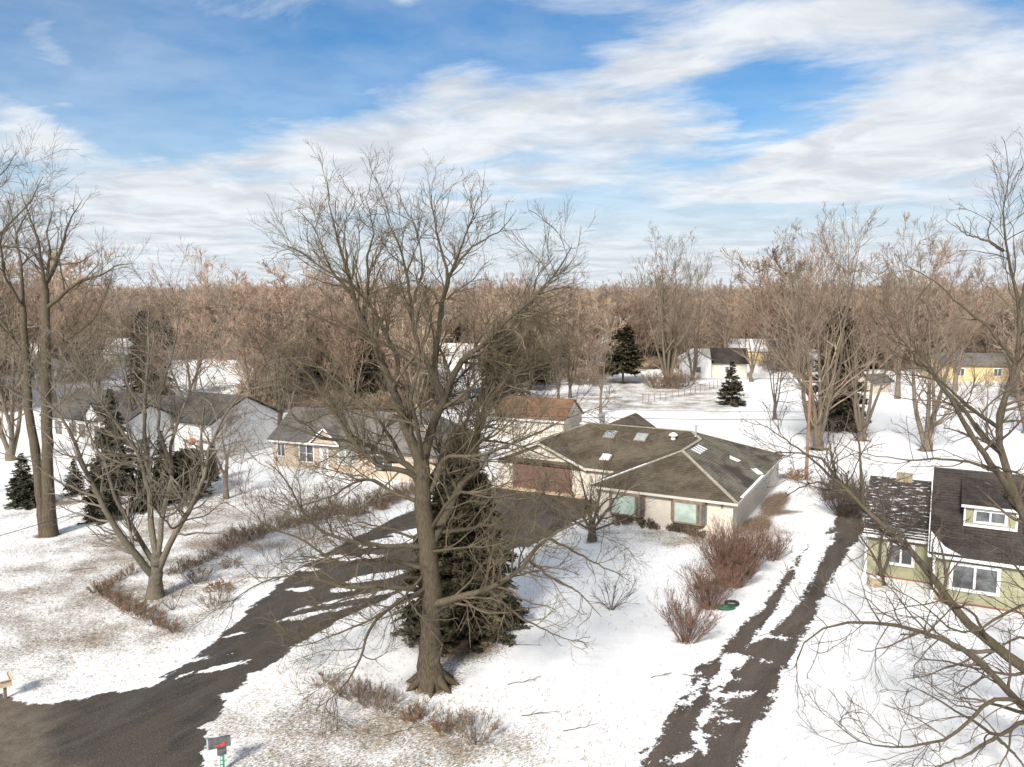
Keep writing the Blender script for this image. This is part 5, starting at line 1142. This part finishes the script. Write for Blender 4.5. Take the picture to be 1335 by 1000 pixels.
pc(1090, 560, 398, darkc, 13, 'tall dark evergreen between the two many stemmed trees of the rear lot', name='dark_evergreen', wf=.9)
pc(812, 500, 415, cedar, 11, 'broad dark cedar with bare tan ground beneath it', name='cedar_tree', wf=1.05)
pc(655, 530, 425, darkc, 13, 'tall dark evergreen left behind the rust roofed outbuilding', name='dark_evergreen', wf=1.3, rz=2)
pc(692, 508, 430, cedar, 11, 'dark wide evergreen behind the ridge of the rust roof', name='dark_evergreen', wf=1.1, rz=4)
pc(195, 520, 405, darkc, 13, 'tall dark evergreen rising behind the white house roof', name='dark_evergreen', wf=1.0, rz=3)
pc(400, 500, 395, darkc, 13, 'dim dark evergreen behind the tan brick house among bare trees', name='dark_evergreen', wf=1.2, rz=5)
pc(448, 470, 378, cedar, 11, 'distant dark pine whose tip shows above the treeline left of the big tree', name='far_pine', wf=.8, rz=5)
# bush ring at the foot of the vase tree
for i, (px, py) in enumerate([(855, 505), (866, 507), (880, 507), (893, 504)]):
    x, y = gp(px, py); place_bushlet('brush_shrub', 'purplish brush shrub in the ring at the foot of the tall vase shaped tree', x, y, hb2[i % 3], i, 3.2, 'brush round the vase shaped tree')
# ivy post shrub by the pole
x, y = gp(1038, 625); place_bushlet('tall_shrub', 'upright tan shrub beside the rear corner of the brick house', x, y, hl[0], 0, 2.4, None)
# thicket above the lane
th = bush_mesh('stems', 66, 3.4, 3.6, 130, M['dark_twig'], .009, .9, 6, 4, 1.0, .2, thick=.018)
single('thicket', 'dense brown thicket where the lane meets the green house', 1106, 672, th, 'bush')

# ------------------------------------------------------------------ far woodland
far = []
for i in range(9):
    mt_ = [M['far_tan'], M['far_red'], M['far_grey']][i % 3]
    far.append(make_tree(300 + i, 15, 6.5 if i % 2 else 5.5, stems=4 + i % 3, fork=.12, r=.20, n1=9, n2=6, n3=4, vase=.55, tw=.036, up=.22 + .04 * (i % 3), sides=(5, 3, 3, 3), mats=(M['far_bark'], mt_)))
farc = conifer(320, 12, 3.0, 160, 3500, M['needle'], .04, .8, .3, .8, 'cone', .2)
rg = random.Random(9)
def in_open(px, py):
    # clearings where snow is seen
    for (x0, x1, y0, y1) in [(780, 1000, 484, 560), (1000, 1335, 487, 640), (640, 800, 505, 620), (130, 330, 470, 520), (0, 320, 500, 640), (560, 640, 478, 560)]:
        if x0 < px < x1 and y0 < py < y1: return True
    return False
def proj(x, y, z=0):
    f = y * CP - (z - CAM_H) * SP; u = y * SP + (z - CAM_H) * CP
    return 667.5 + FPX * x / f, 500 - FPX * u / f
def sightline(px, py):
    """gaps that let the far houses show"""
    for (hx, hy, hw) in [(150, 478, 26), (548, 462, 14), (588, 478, 18), (512, 476, 16), (700, 466, 10), (784, 462, 12), (1057, 482, 14), (985, 474, 16), (930, 490, 42), (72, 497, 10), (1300, 497, 40), (20, 478, 20)]:
        if abs(px - hx) < hw and hy - 4 < py < hy + 26: return True
    return False
spots = []
tries = 0
while len(spots) < 2600 and tries < 60000:
    tries += 1
    y = 108 + (rg.random() ** 1.25) * 620; x = (rg.random() - .5) * 1.62 * y
    px, py = proj(x, y)
    if in_open(px, py) or sightline(px, py): continue
    if y < 135 and px > 330 and rg.random() < .5: continue
    spots.append((y, x))
spots.sort()
hgt = lambda y: (11.5 + rg.random() * 5.0) * (1.38 if rg.random() < .07 else 1)
GL = ['bare brown tree in the first rank of the far woodland', 'bare reddish tree in the first rank of the far woodland', 'bare grey tree in the first rank of the far woodland']
def dupe(name, label, meshes, x, y, s, sz, rz, group):
    o = thing(name, label, 'tree', (x, y, 0), rz, group); o.scale = (s, s, sz); link('trunk', meshes[0], o); link('crown' if meshes is not farc else 'foliage', meshes[1], o)
near, rest = spots[:270], spots[270:]
ZONES = [(150, 'at the far left edge'), (345, 'behind the white house'), (480, 'behind the tan brick house'), (640, 'seen through the limbs of the big tree'), (840, 'behind the rust roof and the cedar'), (1000, 'around the white cottage'), (1150, 'behind the dark evergreen of the rear lot'), (9999, 'at the far right behind the green house')]
for (y, x) in near:
    zn = [z_ for l_, z_ in ZONES if proj(x, y)[0] < l_][0]
    if rg.random() < .05:
        dupe('woodland_conifer', 'dark conifer of the woodland ' + zn, farc, x, y, .9 + rg.random() * .3, .8 + rg.random() * .4, rg.random() * 6, 'woodland conifers ' + zn); continue
    k = rg.randrange(9); H = hgt(y) / 15 * (1.18 if proj(x, y)[0] < 330 else 1.08 if proj(x, y)[0] > 980 else 1)
    dupe('woodland_tree', ['bare brown', 'bare reddish', 'bare grey'][k % 3] + ' woodland tree ' + zn, far[k], x, y, H * (1.0 + rg.random() * .35), H, rg.random() * 6.28, ['brown', 'reddish', 'grey'][k % 3] + ' woodland trees ' + zn)
# the rest of the wood as one mass of instances
lib = bpy.data.collections.new('woodland_library')
for i, m in enumerate(far + [farc]):
    # trunk and crown joined in one mesh with two materials
    a, b = m; me = bpy.data.meshes.new('wood%d' % i)
    va = np.empty(len(a.vertices) * 3, np.float32); a.vertices.foreach_get('co', va); vb = np.empty(len(b.vertices) * 3, np.float32); b.vertices.foreach_get('co', vb)
    la = np.empty(len(a.loops), np.int32); a.loops.foreach_get('vertex_index', la); lb_ = np.empty(len(b.loops), np.int32); b.loops.foreach_get('vertex_index', lb_)
    V = np.concatenate([va.reshape(-1, 3), vb.reshape(-1, 3)]); Q = np.concatenate([la.reshape(-1, 4), lb_.reshape(-1, 4) + len(a.vertices)])
    me = mesh_np('wood%d' % i, V, Q, a.materials[0]); me.materials.append(b.materials[0])
    mi = np.ones(len(Q), np.int32); mi[:len(la) // 4] = 0; me.polygons.foreach_set('material_index', mi)
    ob = bpy.data.objects.new('wood%d' % i, me); lib.objects.link(ob)
pts = bpy.data.meshes.new('far_wood'); rest += [((730 + 1500 * rg.random() ** 1.3), 0) for _ in range(900)]
rest = [(y, x if x else (rg.random() - .5) * 1.6 * y) for y, x in rest]
pts.vertices.add(len(rest)); pts.vertices.foreach_set('co', np.array([(x, y, 0) for y, x in rest], np.float32).ravel())
wood = link('woodland', pts); tagit(wood, 'continuous bare brown woodland stretching to the horizon behind the houses', 'woodland', kind='stuff')
ng = bpy.data.node_groups.new('scatter', 'GeometryNodeTree'); ng.interface.new_socket('Geometry', in_out='INPUT', socket_type='NodeSocketGeometry'); ng.interface.new_socket('Geometry', in_out='OUTPUT', socket_type='NodeSocketGeometry')
N = ng.nodes; Lk = ng.links; gi = N.new('NodeGroupInput'); go_ = N.new('NodeGroupOutput'); m2p = N.new('GeometryNodeMeshToPoints'); ip = N.new('GeometryNodeInstanceOnPoints'); ci = N.new('GeometryNodeCollectionInfo')
ci.inputs['Collection'].default_value = lib; ci.inputs['Separate Children'].default_value = True; ci.inputs['Reset Children'].default_value = True
def rv(t_, lo, hi, seed):
    n = N.new('FunctionNodeRandomValue'); n.data_type = t_
    so_ = [i for i in n.inputs if i.enabled]; so_[0].default_value = lo; so_[1].default_value = hi
    for i in n.inputs:
        if i.name == 'Seed': i.default_value = seed
    return [o for o in n.outputs if o.enabled][0]
ip.inputs['Pick Instance'].default_value = True
Lk.new(gi.outputs[0], m2p.inputs[0]); Lk.new(m2p.outputs[0], ip.inputs['Points']); Lk.new(ci.outputs[0], ip.inputs['Instance'])
Lk.new(rv('INT', 0, 60, 1), ip.inputs['Instance Index']); Lk.new(rv('FLOAT_VECTOR', (0, 0, 0), (0, 0, 6.28), 2), ip.inputs['Rotation']); Lk.new(rv('FLOAT_VECTOR', (1.0, 1.0, .76), (1.45, 1.45, 1.16), 3), ip.inputs['Scale'])
Lk.new(ip.outputs[0], go_.inputs[0])
md = wood.modifiers.new('scatter', 'NODES'); md.node_group = ng
# low brush under the wood
brush = [bush_mesh('stems', 340 + i, 3.0, 4.5, 60, M[['far_tan', 'far_red', 'far_grey'][i]], .03, 1.1, 5, 3, 1.4, .15, thick=.03) for i in range(3)]
lib2 = bpy.data.collections.new('brush_library')
for i, b in enumerate(brush): lib2.objects.link(bpy.data.objects.new('brush%d' % i, b))
bp_ = []
while len(bp_) < 2600:
    y = 112 + (rg.random() ** 1.3) * 420; x = (rg.random() - .5) * 1.6 * y; px, py = proj(x, y)
    if in_open(px, py) or sightline(px, py): continue
    bp_.append((x, y, 0))
bm_ = bpy.data.meshes.new('brush'); bm_.vertices.add(len(bp_)); bm_.vertices.foreach_set('co', np.array(bp_, np.float32).ravel())
bo = link('woodland_brush', bm_); tagit(bo, 'tangle of brown brush under the far woodland', 'brush', kind='stuff')
ng2 = ng.copy(); [n for n in ng2.nodes if n.bl_idname == 'GeometryNodeCollectionInfo'][0].inputs['Collection'].default_value = lib2
bo.modifiers.new('scatter', 'NODES').node_group = ng2

# ------------------------------------------------------------------ poles, wires, fence, small things
px_, py_ = gp(1051, 626); up = thing('utility_pole', 'red brown wooden utility pole behind the rear corner of the brick house', 'utility pole', (px_, py_, 0))
MB().cyl((0, 0), .16, -.1, 9.4, 12, .11).obj('shaft', M['pole'], up)
MB().box(-.9, .9, -.06, .06, 8.9, 9.02).obj('crossarm', M['brownwood'], up)
for xx in (-.8, .8): MB().cyl((xx, 0), .05, 9.02, 9.2, 8).obj('insulator', M['plastic_pale'], up)
def wire(label, a, b, sag, r=.018):
    n = 24; P = np.array([[a[0] + (b[0] - a[0]) * i / n, a[1] + (b[1] - a[1]) * i / n, a[2] + (b[2] - a[2]) * i / n - sag * 4 * (i / n) * (1 - i / n)] for i in range(n + 1)])
    o = link('overhead_wire', tube_mesh('wire', [(P[None] - P[0], np.full((1, n + 1), r), 5)], M['wire']), None, tuple(P[0])); tagit(o, label, 'wire', 'overhead wires')
PL = (px_, py_)
wire('upper power wire running left from the utility pole, back strand', (PL[0] - .8, PL[1], 9.2), (-26, 84, 9.6), .5, .014)
wire('upper power wire running left from the utility pole, front strand', (PL[0] + .8, PL[1], 9.2), (-25, 82, 9.2), .5, .014)
wire('upper of the two low cables crossing above the house roof', (PL[0], PL[1], 6.2), (-22, 80, 6.4), .35, .020)
wire('lower of the two low cables crossing above the house roof', (PL[0], PL[1] - .1, 5.5), (-22, 79, 5.6), .35, .028)
wire('power wire continuing right from the utility pole', (PL[0] + .8, PL[1], 9.2), (80, 62, 9.2), .5, .014)
a = p3(-60, 716, 46); b = p3(345, 590, 75); wire('single service cable slanting across the left lawn', a, b, .15, .022)
fw = thing('wire_fence', 'low wire fence with thin posts along the tan field', 'fence', (0, 0, 0))
FP = G([(838, 526), (868, 521), (900, 515), (925, 508), (945, 503)]); pmesh = MB().cyl((0, 0), .05, 0, 1.3, 6).mesh('post', M['brownwood'])
fpts = []
for a, b in zip(FP[:-1], FP[1:]):
    for i in range(4): fpts.append((a[0] + (b[0] - a[0]) * i / 4, a[1] + (b[1] - a[1]) * i / 4))
for p in fpts: link('post', pmesh, fw, (p[0], p[1], 0))
P = np.array([[(p[0], p[1], z) for p in fpts] for z in (.4, .8, 1.2)]); link('wires', tube_mesh('wires', [(P, np.full(P.shape[:2], .012), 3)], M['wire']), fw)

# mailbox
mx, my = gp(286, 970, 1.05); mb = thing('mailbox', 'dark grey mailbox with red flag on a green post at the driveway mouth', 'mailbox', (mx, my, 0), rad(24)); mb.scale = (1.2, 1.2, 1)
def mail(w_, l, h):
    m = MB(); pr = [(-w_ / 2, 0), (w_ / 2, 0), (w_ / 2, h * .55)] + [(w_ / 2 * math.cos(t_), h * .55 + h * .45 * math.sin(t_)) for t_ in np.linspace(.3, math.pi - .3, 7)] + [(-w_ / 2, h * .55)]
    A = [(-l / 2, x, z) for x, z in pr]; B = [(l / 2, x, z) for x, z in pr]; m.face(A); m.face(B[::-1]); n = len(pr)
    for i in range(n): j = (i + 1) % n; m.face([A[i], B[i], B[j], A[j]])
    return m
bxm = mail(.30, .62, .30); o = bxm.obj('box', M['plastic_grey'], mb); o.location = (0, 0, 1.0)
dr = mail(.31, .035, .31).obj('door', M['plastic_pale'], mb); dr.location = (-.33, 0, .995)
MB().box(-.12, .14, -.175, -.152, .05, .10).box(.06, .14, -.175, -.152, .10, .16).obj('flag', M['flag'], mb).location = (0, 0, 1.03)
MB().box(-.07, .19, -.07, .07, .66, 1.0).obj('bracket', M['plastic_grey'], mb)
MB().box(0, .12, -.06, .06, -.1, .66).obj('post', M['greenpost'], mb)
dg = MB()    # house-number strip: small white digits on the post face
for i in range(3): dg.box(.012, .06, -.066, -.0605, .50 - i * .16, .60 - i * .16)
dg.obj('number_strip', M['white'], mb)
# snow topped box at the left edge of the street
tx, ty = gp(6, 893, .6); tb = thing('roadside_box', 'tan wooden box with snow on its lid at the lower left edge of the picture', 'box', (tx, ty, 0), rad(-50))
MB().box(-.32, .32, -.22, .22, .62, .92).obj('box', M['tanbox'], tb); MB().box(-.38, .40, -.27, .27, .92, .96).obj('lid', M['tanbox'], tb); MB().box(-.34, .38, -.24, .12, .962, 1.0).obj('snow_cap', M['snow'], tb)
MB().box(-.06, .06, -.06, .06, -.05, .62).obj('post', M['brownwood'], tb); MB().box(-.16, .02, -.235, -.22, .70, .84).obj('opening', M['plastic_grey'], tb)
# hoses on the snow
def coil(name, label, px, py, n, r0, mat, wv, seed, sx=1.0):
    rg_ = np.random.RandomState(seed); K = n * 18; a = np.linspace(0, n * 2 * math.pi, K)
    P = np.stack([np.cos(a) * (r0 + .06 * np.sin(a * .37) + rg_.randn(K) * .006) * sx, np.sin(a) * (r0 + .05 * np.cos(a * .53)), .03 + .035 * (a / 6.283) * .6 + .01 * np.sin(a * 3)], 1)[None]
    x, y = gp(px, py); o = link(name, tube_mesh(name, [(P, np.full((1, K), wv), 6)], mat), None, (x, y, 0)); tagit(o, label, 'hose')
coil('coiled_hose', 'black coiled hose lying on the snow beside the red brown bushes', 954, 789, 7, .33, M['blackhose'], .022, 1)
coil('folded_hose', 'green folded bundle of hose lying beside the black coil', 946, 794, 6, .24, M['greenhose'], .035, 2, 1.6)
# planter near green house
qx, qy = gp(1140, 763); pt = thing('stone_planter', 'round brown planter with snow inside beside the crooked tree', 'planter', (qx, qy, 0))
MB().cyl((0, 0), .42, 0, .5, 18, .36).obj('ring', M['stone'], pt); MB().cyl((0, 0), .28, .5, .53, 14).obj('snow_fill', M['snow'], pt); MB().cyl((0, .02), .1, .53, .56, 8).obj('hole', M['blackhose'], pt)
# bench by white house
qx, qy = gp(216, 612); be = thing('slatted_bench', 'snow covered white slatted bench beside the white house', 'bench', (qx, qy, 0), rad(-20))
sm = MB().box(-1.1, 1.1, 0, .05, 0, .10).mesh('slat', M['white'])
for i in range(4): link('slat', sm, be, (0, 0, .45 + i * .17))
MB().box(-1.1, 1.1, -.6, -.02, .40, .46).obj('seat', M['white'], be); MB().box(-1.15, 1.15, -.62, .08, 1.13, 1.24).obj('snow_cap', M['snow'], be)
for xx in (-1.0, 1.0): MB().box(xx - .05, xx + .05, -.55, .04, 0, .40).obj('leg', M['white'], be)
# orange ball on rail near the white house
qx, qy = gp(258, 600); pr_ = thing('rail_with_ball', 'snowy wooden rail with an orange ball beside the right gable of the white house', 'rail', (qx, qy, 0), rad(-20))
for q in (1.0, 1.9): MB().box(-1.6, 2.2, -.05, .05, q, q + .11).obj('rail', M['brownwood'], pr_)
for xx in (-1.5, .4, 2.1): MB().box(xx - .06, xx + .06, -.06, .06, 0, 2.0).obj('post', M['brownwood'], pr_)
import bmesh
bmx = bmesh.new(); bmesh.ops.create_icosphere(bmx, subdivisions=2, radius=.38); me = bpy.data.meshes.new('ball'); bmx.to_mesh(me); me.materials.append(M['orange']); tagit(link('orange_ball', me, None, (qx - .3, qy - .45, 2.0)), 'orange ball hanging at the snowy rail beside the white house', 'ball')
# blue tarp
qx, qy = gp(627, 512); tp = thing('blue_tarp', 'bright blue tarpaulin heap on the snow behind the big spruce', 'tarp', (qx, qy, 0))
MB().face([(-1.8, -1, .0), (1.8, -1, .0), (1.2, 0, .9), (-1.1, 0, .8)]).face([(1.8, 1, 0), (-1.8, 1, 0), (-1.1, 0, .8), (1.2, 0, .9)]).face([(-1.8, 1, 0), (-1.8, -1, 0), (-1.1, 0, .8)]).face([(1.8, -1, 0), (1.8, 1, 0), (1.2, 0, .9)]).obj('sheet', M['blue'], tp)
# parked car behind the tan house
def car(px, py, rz, label, paint):
    x, y = gp(px, py); c = thing('parked_car', label, 'car', (x, y, 0), rad(rz))
    prf = [(-2.2, .35), (2.2, .35), (2.25, .75), (1.2, .9), (.6, 1.42), (-1.3, 1.45), (-2.0, .98), (-2.25, .85)]; m = MB()
    A = [(a_, -.85, z) for a_, z in prf]; B = [(a_, .85, z) for a_, z in prf]; m.face(A); m.face(B[::-1])
    for i in range(8): j = (i + 1) % 8; m.face([A[i], B[i], B[j], A[j]])
    m.obj('body', paint, c); MB().face([(-1.7, -.86, .98), (1.0, -.86, .95), (.55, -.86, 1.36), (-1.25, -.86, 1.38)]).obj('side_window', M['glass'], c)
    MB().box(-1.25, .55, -.75, .75, 1.46, 1.56).obj('snow_cap', M['snow'], c)
    wm_ = None
    for sx in (-1.4, 1.4):
        for sy in (-.86, .72):
            mm = MB(); 
            Q = [(sx + .33 * math.cos(t_), sy, .33 + .33 * math.sin(t_)) for t_ in np.linspace(0, 2 * math.pi, 13)[:-1]]; Q2 = [(q[0], sy + .16, q[2]) for q in Q]; mm.face(Q); mm.face(Q2[::-1])
            for i in range(12): j = (i + 1) % 12; mm.face([Q[i], Q2[i], Q2[j], Q[j]])
            mm.obj('wheel', M['blackhose'], c)
car(402, 527, -12, 'dark blue parked car dusted with snow behind the tan brick house roof', M['carpaint'])
# fallen sticks on the snow
for i, (px, py, l, a_) in enumerate([(680, 935, 1.6, 5), (735, 955, 1.5, 25), (500, 960, 1.5, 35), (850, 885, 1.1, 30), (120, 713, 4.2, 8), (90, 745, 1.5, 20), (662, 893, 1.4, 25), (655, 842, 1.8, 2), (890, 880, .9, -10), (990, 830, .9, 40)]):
    rg_ = np.random.RandomState(i); K = 9; P = np.zeros((1, K, 3)); P[0, :, 0] = np.linspace(0, l, K); P[0, :, 1] = np.cumsum(rg_.randn(K)) * .035; P[0, :, 2] = .03
    R = np.linspace(.018, .007, K)[None]; C, r_ = grow(P, R, 4, .4, 35, 0, 4, .1, rg_, .2, .7, .5, .006, .1); C[:, :, 2] = np.clip(C[:, :, 2], .015, .08)
    x, y = gp(px, py); o = link('fallen_branch', tube_mesh('stick', [(P, R, 5), (C, r_, 4)], M['dark_twig']), None, (x, y, 0), rad(a_))
    tagit(o, ['forked twig on the snow right of the row of shrubs', 'curved twig on the snow at the bottom centre', 'straight twig below the clump of shrubs', 'short twig on the snow left of the front red brown bush', 'long branch lying on the left lawn above the maple', 'small crossed twigs on the left lawn', 'twig touching the foot of the flared trunk', 'dark twig on the snow below the big spruce', 'short dark twig in front of the red brown bushes', 'short twig on the snow by the lane edge'][i], 'branch', 'fallen branches on the snow')
print('objects', len(bpy.data.objects), 'tris', sum(sum(len(p.vertices) - 2 for p in m.polygons) if len(m.polygons) < 200 else len(m.polygons) * 2 for m in bpy.data.meshes))
